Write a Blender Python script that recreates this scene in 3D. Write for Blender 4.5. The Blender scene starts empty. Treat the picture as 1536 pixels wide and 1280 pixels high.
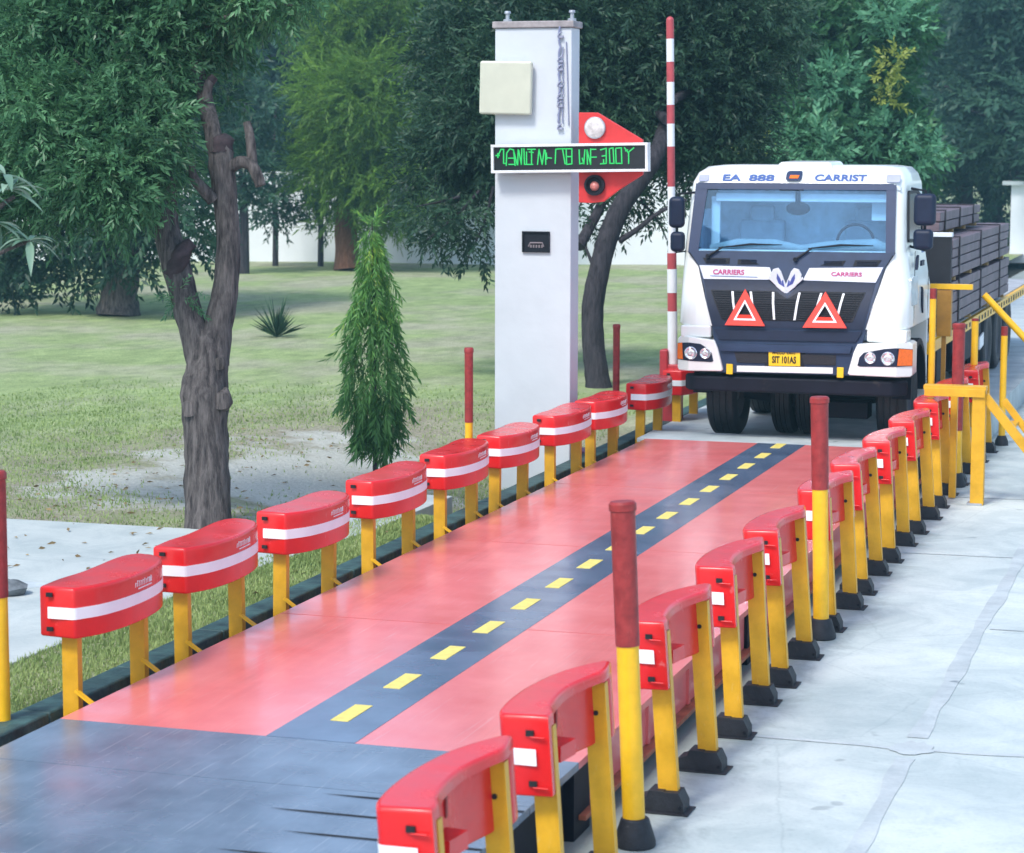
import bpy, bmesh, math, random
import numpy as np
from mathutils import Vector, Matrix
random.seed(7); rng = np.random.default_rng(7)
S = bpy.context.scene
C = S.collection
R = math.radians

# ------------------------------------------------------------------ camera
FPX = 3497.162
CAM = np.array([4.7153, -11.3342, 3.1674])
yaw, pitch, roll = .30616, .1198, .0021
_f = np.array([-math.sin(yaw)*math.cos(pitch), math.cos(yaw)*math.cos(pitch), -math.sin(pitch)])
_r = np.array([math.cos(yaw), math.sin(yaw), 0.]); _u = np.cross(_r, _f)
_r, _u = math.cos(roll)*_r+math.sin(roll)*_u, -math.sin(roll)*_r+math.cos(roll)*_u
cd = bpy.data.cameras.new('camera'); cam = bpy.data.objects.new('camera', cd); C.objects.link(cam)
cd.sensor_width = 36; cd.lens = FPX/1536*36; cd.clip_start = .1; cd.clip_end = 2000
M = Matrix.Identity(4)
for i in range(3):
    M[i][0] = _r[i]; M[i][1] = _u[i]; M[i][2] = -_f[i]; M[i][3] = CAM[i]
cam.matrix_world = M
cd.dof.use_dof = True; cd.dof.focus_distance = 19; cd.dof.aperture_fstop = 4.2
S.camera = cam

# ------------------------------------------------------------------ world, sun, exposure
w = bpy.data.worlds.new('World'); S.world = w; w.use_nodes = True
nt = w.node_tree
sky = nt.nodes.new('ShaderNodeTexSky'); sky.sky_type = 'NISHITA'; sky.sun_disc = False
SUN_EL, SUN_AZ = 52, 195            # azimuth clockwise from +Y
sky.sun_elevation = R(SUN_EL); sky.sun_rotation = R(SUN_AZ); sky.dust_density = 1.6; sky.ozone_density = 1.2
nt.links.new(sky.outputs[0], nt.nodes['Background'].inputs[0])
nt.nodes['Background'].inputs[1].default_value = .15
sl = bpy.data.lights.new('sun', 'SUN'); sl.energy = 1.5; sl.angle = R(12); sl.color = (1, .97, .93)
so = bpy.data.objects.new('sun', sl); C.objects.link(so)
sd = Vector((math.sin(R(SUN_AZ))*math.cos(R(SUN_EL)), math.cos(R(SUN_AZ))*math.cos(R(SUN_EL)), math.sin(R(SUN_EL))))
so.rotation_euler = sd.to_track_quat('Z', 'Y').to_euler(); so.location = sd*60
S.view_settings.view_transform = 'Standard'; S.view_settings.look = 'None'
S.view_settings.exposure = .97; S.view_settings.gamma = 1
S.cycles.max_bounces = 6; S.cycles.transparent_max_bounces = 8; S.cycles.volume_bounces = 0
S.cycles.use_denoising = True

def ray(u, v): return _f+(u-768)/FPX*_r-(v-640)/FPX*_u
def onplane(u, v, ax, val):
    d = ray(u, v); return CAM+(val-CAM[ax])/d[ax]*d
def at(u, v, depth): return CAM+depth*ray(u, v)

# ------------------------------------------------------------------ materials
MATS = {}
def mat(name, col, rough=.5, metal=0., var=.12, vscale=6., bump=.0, bscale=30., col2=None, spec=.5, coat=0., rvar=.0):
    if name in MATS: return MATS[name]
    m = bpy.data.materials.new(name); m.use_nodes = True; t = m.node_tree; L = t.links
    b = t.nodes['Principled BSDF']
    b.inputs['Roughness'].default_value = rough; b.inputs['Metallic'].default_value = metal
    b.inputs['Specular IOR Level'].default_value = spec; b.inputs['Coat Weight'].default_value = coat
    tc = t.nodes.new('ShaderNodeTexCoord')
    n = t.nodes.new('ShaderNodeTexNoise'); n.inputs['Scale'].default_value = vscale; n.inputs['Detail'].default_value = 6; n.inputs['Roughness'].default_value = .62
    L.new(tc.outputs['Object'], n.inputs['Vector'])
    r = t.nodes.new('ShaderNodeValToRGB'); e = r.color_ramp.elements
    e[0].position = .34; e[1].position = .66
    c1 = tuple(max(0, c*(1-var)) for c in col); c2 = col2 or tuple(min(1, c*(1+var)) for c in col)
    e[0].color = (*c1, 1); e[1].color = (*c2, 1)
    L.new(n.outputs['Fac'], r.inputs[0]); L.new(r.outputs[0], b.inputs['Base Color'])
    if rvar:
        mr = t.nodes.new('ShaderNodeMapRange'); mr.inputs[1].default_value = .3; mr.inputs[2].default_value = .7
        mr.inputs[3].default_value = rough-rvar; mr.inputs[4].default_value = rough+rvar
        L.new(n.outputs['Fac'], mr.inputs[0]); L.new(mr.outputs[0], b.inputs['Roughness'])
    if bump:
        n2 = t.nodes.new('ShaderNodeTexNoise'); n2.inputs['Scale'].default_value = bscale; n2.inputs['Detail'].default_value = 5
        L.new(tc.outputs['Object'], n2.inputs['Vector'])
        bp = t.nodes.new('ShaderNodeBump'); bp.inputs['Strength'].default_value = bump; bp.inputs['Distance'].default_value = .02
        L.new(n2.outputs['Fac'], bp.inputs['Height']); L.new(bp.outputs[0], b.inputs['Normal'])
    MATS[name] = m
    return m

def N(t, typ, **k):
    n = t.nodes.new(typ)
    for a, v in k.items():
        if a.startswith('i'): n.inputs[int(a[1:])].default_value = v
        else: setattr(n, a, v)
    return n

RED = mat('moulded_red_plastic', (.70, .014, .016), .24, var=.07, vscale=5, rvar=.05, spec=.55)
WHITE_TAPE = mat('reflective_white_tape', (.85, .86, .88), .35, var=.04)
YEL = mat('yellow_paint', (.68, .36, .012), .45, var=.12, vscale=7, bump=.08, bscale=25, rvar=.1)
YELB = mat('bright_yellow_paint', (.85, .47, .01), .4, var=.08, vscale=9, bump=.06)
DRED = mat('dark_red_worn_paint', (.27, .018, .018), .5, var=.25, vscale=14, bump=.15, bscale=40, col2=(.34, .03, .028))
RUB = mat('black_rubber', (.014, .016, .022), .62, var=.3, vscale=20, bump=.2, bscale=70)
DARK = mat('dark_void', (.008, .009, .011), .8, var=.2)
WPAINT = mat('white_truck_paint', (.80, .83, .80), .28, var=.03, vscale=2, coat=.4)
NAVY = mat('navy_plastic', (.010, .017, .042), .5, var=.15, vscale=8, spec=.3)
NAVY2 = mat('mid_navy_plastic', (.020, .038, .085), .5, var=.15, vscale=6, spec=.35)
BLK = mat('black_plastic', (.009, .011, .017), .55, var=.2, spec=.25)
GREYB = mat('bluish_white_band', (.62, .66, .74), .4, var=.05)
TREDP = mat('triangle_red', (.78, .045, .02), .4, var=.08)
AMBER = mat('amber_lens', (.85, .16, .01), .2, var=.1, vscale=40)
CHROME = mat('lamp_glass', (.75, .78, .82), .12, metal=.7, var=.25, vscale=50)
MAGENTA = mat('magenta_print', (.45, .03, .16), .5, var=.1)
BLUEP = mat('blue_print', (.05, .11, .33), .5, var=.1)
PLATEY = mat('number_plate_yellow', (.85, .55, .01), .45, var=.05)
CHASSIS = mat('chassis_black', (.007, .008, .016), .65, var=.3, vscale=4, spec=.2)
STEEL = mat('galvanised_steel', (.42, .45, .48), .45, metal=.5, var=.15)
WALLW = mat('whitewash', (.74, .78, .80), .85, var=.08, vscale=.5, bump=.1, bscale=8)
PILLARW = mat('pillar_white_paint', (.57, .61, .64), .7, var=.05, vscale=1.4, bump=.12, bscale=12)
CREAM = mat('cream_plastic', (.56, .575, .46), .4, var=.04)
REDPL = mat('red_sign_paint', (.62, .03, .03), .5, var=.12, vscale=5)
SCREEN = mat('sign_screen', (.012, .014, .018), .35, var=.15, vscale=15)

def scuffed(m, amount=.55, light=(.74, .33, .32), dark=(.25, .02, .02), sc=7., streak=(1, 5, 1)):
    """worn marks of their own shape on a painted or moulded surface, different on every copy"""
    t = m.node_tree; L = t.links; b = t.nodes['Principled BSDF']; src = b.inputs['Base Color'].links[0].from_socket
    tc = N(t, 'ShaderNodeTexCoord'); oi = N(t, 'ShaderNodeObjectInfo'); sc_ = N(t, 'ShaderNodeVectorMath', operation='SCALE'); cx_ = N(t, 'ShaderNodeCombineXYZ')
    for k in range(3): L.new(oi.outputs['Random'], cx_.inputs[k])
    L.new(cx_.outputs[0], sc_.inputs[0]); sc_.inputs['Scale'].default_value = 37.
    ad = N(t, 'ShaderNodeVectorMath', operation='ADD'); L.new(tc.outputs['Object'], ad.inputs[0]); L.new(sc_.outputs[0], ad.inputs[1])
    cur = src
    for (col, p0, p1, s1, rot) in ((light, .63, .70, sc, .5), (dark, .66, .74, sc*.7, -.4)):
        mp = N(t, 'ShaderNodeMapping'); mp.inputs['Scale'].default_value = streak; mp.inputs['Rotation'].default_value = (rot, rot*.5, rot); L.new(ad.outputs[0], mp.inputs[0])
        n = N(t, 'ShaderNodeTexNoise'); n.inputs['Scale'].default_value = s1; n.inputs['Detail'].default_value = 9; n.inputs['Roughness'].default_value = .72; L.new(mp.outputs[0], n.inputs[0])
        r = N(t, 'ShaderNodeValToRGB'); r.color_ramp.elements[0].position = p0; r.color_ramp.elements[1].position = p1; r.color_ramp.elements[1].color = (amount, amount, amount, 1); L.new(n.outputs['Fac'], r.inputs[0])
        x = N(t, 'ShaderNodeMix', data_type='RGBA'); L.new(r.outputs[0], x.inputs[0]); L.new(cur, x.inputs[6]); x.inputs[7].default_value = (*col, 1); cur = x.outputs[2]
    L.new(cur, b.inputs['Base Color'])
def emit(name, col, s):
    m = bpy.data.materials.new(name); m.use_nodes = True
    b = m.node_tree.nodes['Principled BSDF']; b.inputs['Base Color'].default_value = (*[c*.3 for c in col], 1)
    b.inputs['Emission Color'].default_value = (*col, 1); b.inputs['Emission Strength'].default_value = s
    return m
LED = emit('green_led', (.03, .62, .14), .5)

scuffed(RED, .45)
scuffed(YEL, .55, (.72, .50, .16), (.22, .12, .03), 9., (5, 5, 1.2))
scuffed(YELB, .4, (.8, .6, .25), (.35, .18, .03), 9., (5, 5, 1.2))
scuffed(DRED, .6, (.42, .10, .08), (.13, .02, .02), 12., (4, 4, 1))
scuffed(CHASSIS, .5, (.09, .075, .06), (.03, .025, .02), 3., (1, 1, 1))
scuffed(RUB, .5, (.10, .095, .085), (.02, .02, .02), 9., (1, 1, 1))
def bark(name, c1, c2, sc=1.):
    m = bpy.data.materials.new(name); m.use_nodes = True; t = m.node_tree; L = t.links; b = t.nodes['Principled BSDF']
    b.inputs['Roughness'].default_value = .92; b.inputs['Specular IOR Level'].default_value = .2
    tc = N(t, 'ShaderNodeTexCoord'); mp = N(t, 'ShaderNodeMapping'); mp.inputs['Scale'].default_value = (14*sc, 14*sc, 2.2*sc)
    L.new(tc.outputs['Object'], mp.inputs[0])
    n = N(t, 'ShaderNodeTexNoise'); n.inputs['Scale'].default_value = 1.5; n.inputs['Detail'].default_value = 8; n.inputs['Roughness'].default_value = .7
    L.new(mp.outputs[0], n.inputs[0])
    r = N(t, 'ShaderNodeValToRGB'); r.color_ramp.elements[0].position = .36; r.color_ramp.elements[1].position = .64
    r.color_ramp.elements[0].color = (*c1, 1); r.color_ramp.elements[1].color = (*c2, 1)
    L.new(n.outputs['Fac'], r.inputs[0]); L.new(r.outputs[0], b.inputs['Base Color'])
    bp = N(t, 'ShaderNodeBump'); bp.inputs['Strength'].default_value = 1.0; bp.inputs['Distance'].default_value = .06
    L.new(n.outputs['Fac'], bp.inputs['Height']); L.new(bp.outputs[0], b.inputs['Normal'])
    return m
BARK = bark('grey_bark', (.045, .04, .04), (.20, .18, .17))
BARKD = bark('dark_bark', (.03, .028, .034), (.075, .07, .08))
BARKB = bark('brown_bark', (.13, .06, .035), (.25, .13, .085))
CUTW = mat('broken_wood', (.045, .032, .036), .9, var=.4, vscale=12, bump=.5, bscale=30)

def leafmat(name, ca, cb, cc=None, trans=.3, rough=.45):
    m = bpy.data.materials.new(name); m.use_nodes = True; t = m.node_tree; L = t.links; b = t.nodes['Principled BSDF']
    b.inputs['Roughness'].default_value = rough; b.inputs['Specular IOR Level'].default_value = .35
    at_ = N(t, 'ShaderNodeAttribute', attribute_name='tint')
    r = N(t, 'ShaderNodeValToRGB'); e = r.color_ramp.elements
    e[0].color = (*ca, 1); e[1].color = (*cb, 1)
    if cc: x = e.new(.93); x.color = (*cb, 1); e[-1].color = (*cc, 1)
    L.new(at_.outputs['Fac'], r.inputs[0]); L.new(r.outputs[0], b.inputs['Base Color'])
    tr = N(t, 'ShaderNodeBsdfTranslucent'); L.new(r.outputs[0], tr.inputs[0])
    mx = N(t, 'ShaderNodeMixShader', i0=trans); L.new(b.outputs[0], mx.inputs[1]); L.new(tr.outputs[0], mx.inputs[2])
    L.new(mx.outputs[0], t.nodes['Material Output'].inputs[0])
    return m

# ------------------------------------------------------------------ mesh helpers
class MB:
    def __init__(s): s.v = []; s.f = []; s.mi = []
    def add(s, vs, fs, m=0):
        o = len(s.v); s.v += [tuple(map(float, p)) for p in vs]
        s.f += [tuple(o+i for i in f) for f in fs]; s.mi += [m]*len(fs)
    def box(s, c, d, rot=None, m=0):
        hx, hy, hz = d[0]/2, d[1]/2, d[2]/2
        P = [Vector((x*hx, y*hy, z*hz)) for x in (-1, 1) for y in (-1, 1) for z in (-1, 1)]
        if rot is not None: P = [rot @ p for p in P]
        P = [p+Vector(c) for p in P]
        s.add(P, [(0, 1, 3, 2), (4, 6, 7, 5), (0, 4, 5, 1), (2, 3, 7, 6), (0, 2, 6, 4), (1, 5, 7, 3)], m)
    def bar(s, a, b, wd, ht, up=(0, 0, 1), m=0):
        a = Vector(a); b = Vector(b); d = (b-a); L = d.length; d.normalize()
        side = d.cross(Vector(up)).normalized(); u = side.cross(d).normalized()
        rot = Matrix((side, d, u)).transposed()
        s.box((a+b)/2, (wd, L, ht), rot, m)
    def tube(s, pts, rads, seg=12, cap=True, m=0, wob=0., rr=None):
        pts = [Vector(p) for p in pts]; rings = []; n0 = Vector((1, .13, .07))
        for i, p in enumerate(pts):
            d = (pts[min(i+1, len(pts)-1)]-pts[max(i-1, 0)]).normalized()
            a = (n0-d*n0.dot(d)).normalized(); b = d.cross(a); n0 = a
            ring = []
            for k in range(seg):
                t = 2*math.pi*k/seg; q = rads[i]*(1+(rr.normal()*wob if wob else 0))
                ring.append(p+a*math.cos(t)*q+b*math.sin(t)*q)
            rings.append(ring)
        vs = [q for r_ in rings for q in r_]; fs = []
        for i in range(len(pts)-1):
            for k in range(seg):
                k2 = (k+1) % seg
                fs.append((i*seg+k, i*seg+k2, (i+1)*seg+k2, (i+1)*seg+k))
        if cap:
            fs.append(tuple(reversed(range(seg)))); fs.append(tuple((len(pts)-1)*seg+k for k in range(seg)))
        s.add(vs, fs, m)
    def cyl(s, a, b, r, r2=None, seg=24, m=0): s.tube([a, b], [r, r if r2 is None else r2], seg, True, m)
    def prism(s, out, z0, z1, fn=None, m=0):
        """outline in x,y swept from z0 to z1; fn maps a point"""
        n = len(out); vs = [(x, y, z0) for x, y in out]+[(x, y, z1) for x, y in out]
        if fn: vs = [fn(*p) for p in vs]
        fs = [tuple(reversed(range(n))), tuple(range(n, 2*n))]+[(i, (i+1) % n, n+(i+1) % n, n+i) for i in range(n)]
        s.add(vs, fs, m)
    def lathe(s, prof, c, axis=0, seg=40, m=0):
        """prof: (offset along axis, radius)"""
        vs = []; n = len(prof)
        for k in range(seg):
            t = 2*math.pi*k/seg
            for o, r_ in prof:
                p = [0, 0, 0]; p[axis] = o; p[(axis+1) % 3] = r_*math.cos(t); p[(axis+2) % 3] = r_*math.sin(t)
                vs.append([p[i]+c[i] for i in range(3)])
        fs = []
        for k in range(seg):
            k2 = (k+1) % seg
            for i in range(n-1): fs.append((k*n+i, k*n+i+1, k2*n+i+1, k2*n+i))
        s.add(vs, fs, m)
    def build(s, name, mats, parent=None, bevel=0., smooth=40, seg=2, weld=False):
        me = bpy.data.meshes.new(name); me.from_pydata(s.v, [], s.f)
        if not isinstance(mats, (list, tuple)): mats = [mats]
        for q in mats: me.materials.append(q)
        me.polygons.foreach_set('material_index', s.mi)
        bm = bmesh.new(); bm.from_mesh(me)
        if weld: bmesh.ops.remove_doubles(bm, verts=bm.verts, dist=1e-5)
        bmesh.ops.recalc_face_normals(bm, faces=bm.faces); bm.to_mesh(me); bm.free()
        if smooth:
            me.polygons.foreach_set('use_smooth', [True]*len(me.polygons)); me.set_sharp_from_angle(angle=R(smooth))
        me.update()
        o = bpy.data.objects.new(name, me); C.objects.link(o)
        if parent is not None: o.parent = parent
        if bevel:
            b = o.modifiers.new('bevel', 'BEVEL'); b.width = bevel; b.segments = seg; b.limit_method = 'ANGLE'; b.angle_limit = R(35); b.harden_normals = True
        return o

def tag(o, label=None, cat=None, group=None, kind=None):
    for k, v in (('label', label), ('category', cat), ('group', group), ('kind', kind)):
        if v: o[k] = v
    return o
def thing(name, loc, label, cat, group=None):
    o = bpy.data.objects.new(name, None); C.objects.link(o); o.location = loc; o.empty_display_size = .2
    return tag(o, label, cat, group)
def copy_tree(o, parent=None):
    c = o.copy(); C.objects.link(c)
    if parent is not None: c.parent = parent
    for ch in list(o.children): copy_tree(ch, c)
    return c
def text(name, s, size, m, parent, loc, rot=(math.pi/2, 0, 0), wide=1., ext=.0015, align='CENTER'):
    cu = bpy.data.curves.new(name, 'FONT'); cu.body = s; cu.size = size; cu.align_x = align; cu.align_y = 'CENTER'; cu.extrude = ext; cu.offset = size*.03
    o = bpy.data.objects.new(name, cu); C.objects.link(o); bpy.context.view_layer.update()
    dg = bpy.context.evaluated_depsgraph_get(); me = bpy.data.meshes.new_from_object(o.evaluated_get(dg), depsgraph=dg)
    bpy.data.objects.remove(o); bpy.data.curves.remove(cu); me.materials.clear(); me.materials.append(m)
    q = bpy.data.objects.new(name, me); C.objects.link(q); q.location = loc; q.rotation_euler = rot; q.scale = (wide, 1, 1); q.parent = parent
    return q
def strokes(mb, lines, wd, fn, th=.003):
    """flat ribbons along polylines; fn maps 2d -> 3d, ribbon faces -Y"""
    for ln in lines:
        for a, b in zip(ln[:-1], ln[1:]):
            A, B = Vector(fn(*a)), Vector(fn(*b))
            if (B-A).length < 1e-5: continue
            e = (B-A).normalized()*wd*.35
            mb.bar(A-e, B+e, wd, th, up=(0, -1, 0))

# ------------------------------------------------------------------ setting: ground sheets
def sheet(name, xs, ys, zf, m, kind='structure'):
    nx, ny = len(xs), len(ys)
    vs = [(x, y, zf(x, y)) for y in ys for x in xs]
    fs = [(j*nx+i, j*nx+i+1, (j+1)*nx+i+1, (j+1)*nx+i) for j in range(ny-1) for i in range(nx-1)]
    b = MB(); b.add(vs, fs); o = b.build(name, m, smooth=60); tag(o, kind=kind); return o

def concrete(name, base, dark, vs=.6, sp=1., grime_shade=False):
    m = bpy.data.materials.new(name); m.use_nodes = True; t = m.node_tree; L = t.links; b = t.nodes['Principled BSDF']
    b.inputs['Roughness'].default_value = .72
    tc = N(t, 'ShaderNodeTexCoord')
    n1 = N(t, 'ShaderNodeTexNoise'); n1.inputs['Scale'].default_value = vs; n1.inputs['Detail'].default_value = 8; n1.inputs['Roughness'].default_value = .6
    n2 = N(t, 'ShaderNodeTexNoise'); n2.inputs['Scale'].default_value = 38; n2.inputs['Detail'].default_value = 4
    n3 = N(t, 'ShaderNodeTexNoise'); n3.inputs['Scale'].default_value = 3.2; n3.inputs['Detail'].default_value = 2
    for n in (n1, n2, n3): L.new(tc.outputs['Object'], n.inputs[0])
    r = N(t, 'ShaderNodeValToRGB'); r.color_ramp.elements[0].position = .3; r.color_ramp.elements[1].position = .62
    r.color_ramp.elements[0].color = (*dark, 1); r.color_ramp.elements[1].color = (*base, 1); L.new(n1.outputs['Fac'], r.inputs[0])
    r2 = N(t, 'ShaderNodeValToRGB'); r2.color_ramp.elements[0].position = .25; r2.color_ramp.elements[1].position = .5
    r2.color_ramp.elements[0].color = (.82, .84, .86, 1); L.new(n2.outputs['Fac'], r2.inputs[0])
    mx = N(t, 'ShaderNodeMix', data_type='RGBA', blend_type='MULTIPLY'); mx.inputs[0].default_value = .6
    L.new(r.outputs[0], mx.inputs[6]); L.new(r2.outputs[0], mx.inputs[7])
    # small dark spots
    r3 = N(t, 'ShaderNodeValToRGB'); r3.color_ramp.elements[0].position = .235; r3.color_ramp.elements[1].position = .27
    r3.color_ramp.elements[0].color = (.5, .53, .56, 1); L.new(n3.outputs['Fac'], r3.inputs[0])
    mx2 = N(t, 'ShaderNodeMix', data_type='RGBA', blend_type='MULTIPLY'); mx2.inputs[0].default_value = sp
    L.new(mx.outputs[2], mx2.inputs[6]); L.new(r3.outputs[0], mx2.inputs[7]); L.new(mx2.outputs[2], b.inputs['Base Color'])
    n4 = N(t, 'ShaderNodeTexNoise'); n4.inputs['Scale'].default_value = 1.7; n4.inputs['Detail'].default_value = 10; n4.inputs['Roughness'].default_value = .72; n4.inputs['Distortion'].default_value = .8; L.new(tc.outputs['Object'], n4.inputs[0])
    r4 = N(t, 'ShaderNodeValToRGB'); r4.color_ramp.elements[0].position = .40; r4.color_ramp.elements[1].position = .58
    r4.color_ramp.elements[0].color = (.80, .84, .85, 1); r4.color_ramp.elements[1].color = (1.04, 1.04, 1.03, 1); L.new(n4.outputs['Fac'], r4.inputs[0])
    mx3 = N(t, 'ShaderNodeMix', data_type='RGBA', blend_type='MULTIPLY'); mx3.inputs[0].default_value = .8
    L.new(mx2.outputs[2], mx3.inputs[6]); L.new(r4.outputs[0], mx3.inputs[7]); cur = mx3.outputs[2]
    if grime_shade:
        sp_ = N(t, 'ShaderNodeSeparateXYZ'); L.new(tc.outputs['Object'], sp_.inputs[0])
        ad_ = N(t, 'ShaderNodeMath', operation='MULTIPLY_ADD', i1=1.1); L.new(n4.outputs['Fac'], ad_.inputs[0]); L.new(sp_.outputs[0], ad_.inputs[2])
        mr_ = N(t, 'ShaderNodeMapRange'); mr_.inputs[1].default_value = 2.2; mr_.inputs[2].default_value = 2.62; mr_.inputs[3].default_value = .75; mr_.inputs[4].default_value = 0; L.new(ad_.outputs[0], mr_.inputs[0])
        xg = N(t, 'ShaderNodeMix', data_type='RGBA'); L.new(mr_.outputs[0], xg.inputs[0]); L.new(cur, xg.inputs[6]); xg.inputs[7].default_value = (.22, .25, .22, 1); cur = xg.outputs[2]  # greenish dirt plus shade under the rails, painted into the concrete by x
        vo = N(t, 'ShaderNodeTexVoronoi', feature='DISTANCE_TO_EDGE'); vo.inputs['Scale'].default_value = .42
        wv = N(t, 'ShaderNodeMix', data_type='RGBA'); wv.inputs[0].default_value = .12; L.new(tc.outputs['Object'], wv.inputs[6]); L.new(n4.outputs['Color'], wv.inputs[7]); L.new(wv.outputs[2], vo.inputs['Vector'])
        rc = N(t, 'ShaderNodeValToRGB'); rc.color_ramp.elements[0].position = .0015; rc.color_ramp.elements[1].position = .004; rc.color_ramp.elements[0].color = (.84, .86, .87, 1); L.new(vo.outputs['Distance'], rc.inputs[0])
        xc = N(t, 'ShaderNodeMix', data_type='RGBA', blend_type='MULTIPLY'); L.new(r.outputs[0], xc.inputs[0]); xc.inputs[0].default_value = .8; L.remove(xc.inputs[0].links[0]) if xc.inputs[0].links else None
        L.new(cur, xc.inputs[6]); L.new(rc.outputs[0], xc.inputs[7]); cur = xc.outputs[2]
    L.new(cur, b.inputs['Base Color'])
    bp = N(t, 'ShaderNodeBump'); bp.inputs['Strength'].default_value = .25; bp.inputs['Distance'].default_value = .01
    L.new(n2.outputs['Fac'], bp.inputs['Height']); L.new(bp.outputs[0], b.inputs['Normal'])
    return m
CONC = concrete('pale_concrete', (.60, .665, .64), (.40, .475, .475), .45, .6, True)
CONCD = concrete('joint_concrete', (.52, .58, .585), (.40, .45, .46), 2.5)
CONCP = concrete('path_concrete', (.52, .565, .535), (.40, .45, .44))

def lawnmat():
    m = bpy.data.materials.new('lawn_grass'); m.use_nodes = True; t = m.node_tree; L = t.links; b = t.nodes['Principled BSDF']
    b.inputs['Roughness'].default_value = .95; b.inputs['Specular IOR Level'].default_value = .1
    tc = N(t, 'ShaderNodeTexCoord')
    def noise(sc, det, scale=(1, 1, 1), ro=.6):
        mp = N(t, 'ShaderNodeMapping'); mp.inputs['Scale'].default_value = scale; L.new(tc.outputs['Object'], mp.inputs[0])
        n = N(t, 'ShaderNodeTexNoise'); n.inputs['Scale'].default_value = sc; n.inputs['Detail'].default_value = det; n.inputs['Roughness'].default_value = ro
        L.new(mp.outputs[0], n.inputs[0]); return n
    def ramp(src, p0, p1, c0, c1):
        r = N(t, 'ShaderNodeValToRGB'); r.color_ramp.elements[0].position = p0; r.color_ramp.elements[1].position = p1
        r.color_ramp.elements[0].color = (*c0, 1); r.color_ramp.elements[1].color = (*c1, 1); L.new(src, r.inputs[0]); return r
    def mix(fac, a, bb, mode='MIX'):
        x = N(t, 'ShaderNodeMix', data_type='RGBA', blend_type=mode)
        if isinstance(fac, float): x.inputs[0].default_value = fac
        else: L.new(fac, x.inputs[0])
        L.new(a, x.inputs[6]); L.new(bb, x.inputs[7]); return x
    fine = noise(26, 6); g = ramp(fine.outputs['Fac'], .3, .7, (.235, .315, .135), (.38, .48, .225))
    f2 = noise(30, 6); dry = ramp(f2.outputs['Fac'], .3, .7, (.29, .31, .20), (.47, .48, .34))
    big = noise(.32, 5, (1, .8, 1)); bm_ = ramp(big.outputs['Fac'], .44, .6, (0, 0, 0), (1, 1, 1))
    c = mix(bm_.outputs[0], g.outputs[0], dry.outputs[0])
    mid = noise(2.6, 8, (1, .55, 1), .75); mr_ = ramp(mid.outputs['Fac'], .32, .68, (.66, .68, .64), (1.22, 1.2, 1.16))
    c = mix(1.0, c.outputs[2], mr_.outputs[0], 'MULTIPLY')
    # bare soil: worn walking line from the tree towards the pillar, and the dusty margin of the slab
    sx = N(t, 'ShaderNodeSeparateXYZ'); L.new(tc.outputs['Object'], sx.inputs[0])
    def math_(op, a, bb=None):
        q = N(t, 'ShaderNodeMath', operation=op)
        for i, z in enumerate((a, bb)):
            if z is None: continue
            if isinstance(z, (int, float)): q.inputs[i].default_value = z
            else: L.new(z, q.inputs[i])
        return q.outputs[0]
    ex = math_('POWER', math_('MULTIPLY', math_('ADD', sx.outputs[0], 4.9), .5), 2.0)
    ey = math_('POWER', math_('MULTIPLY', math_('SUBTRACT', sx.outputs[1], 11.0), .27), 2.0)
    wobble = noise(.9, 6, ro=.7)
    d2 = math_('ADD', math_('ADD', ex, ey), math_('MULTIPLY', math_('SUBTRACT', wobble.outputs['Fac'], .5), 5.0))
    soilm = ramp(d2, .25, .95, (.92, .92, .92), (0, 0, 0))
    dry2 = ramp(math_('ADD', math_('MULTIPLY', math_('ADD', ex, ey), .3), math_('MULTIPLY', math_('SUBTRACT', wobble.outputs['Fac'], .5), 2.5)), .2, .95, (.85, .85, .85), (0, 0, 0))
    f3 = noise(22, 8, ro=.75); soil = ramp(f3.outputs['Fac'], .3, .7, (.40, .42, .36), (.62, .63, .56))
    br = ramp(f2.outputs['Fac'], .3, .7, (.20, .175, .13), (.38, .345, .265))
    c = mix(dry2.outputs[0], c.outputs[2], br.outputs[0])
    sm2 = N(t, 'ShaderNodeMath', operation='MULTIPLY'); L.new(soilm.outputs[0], sm2.inputs[0]); sm2.inputs[1].default_value = 1
    c = mix(sm2.outputs[0], c.outputs[2], soil.outputs[0])
    L.new(c.outputs[2], b.inputs['Base Color'])
    bp = N(t, 'ShaderNodeBump'); bp.inputs['Strength'].default_value = .7; bp.inputs['Distance'].default_value = .06
    L.new(fine.outputs['Fac'], bp.inputs['Height']); L.new(bp.outputs[0], b.inputs['Normal'])
    return m
LAWN = lawnmat()
SOIL = mat('ground_soil', (.2, .18, .13), .95, var=.2, vscale=.2)

def lawn_z(x, y):
    def ss(a, b, v):
        t_ = min(1, max(0, (v-a)/(b-a))); return t_*t_*(3-2*t_)
    z = -.12
    z -= .33*ss(7.8, 9.6, y)*ss(-6.5, -3.4, x)*(1-ss(13, 17, y))
    return z+.03*math.sin(x*.7+y*.31)*min(1, max(0, (-x-3)/4))*.8
sheet('ground', np.linspace(-600, 600, 7), np.linspace(-300, 900, 7), lambda x, y: -.62, SOIL)
sheet('lawn', [-220, -120, -70, -50, -36, -26, -20]+list(np.arange(-16, -2.4, .5))+[-1.99],
      list(np.arange(-8, 22, .5))+[24, 28, 33, 40, 50, 60, 80, 120, 200], lawn_z, LAWN)
sheet('concrete_apron', [-1.55, 1.7, 2.9, 6, 12, 30, 120], [-20, -5, 2.3, 12, 30, 60, 130], lambda x, y: -.4, CONC)
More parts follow.
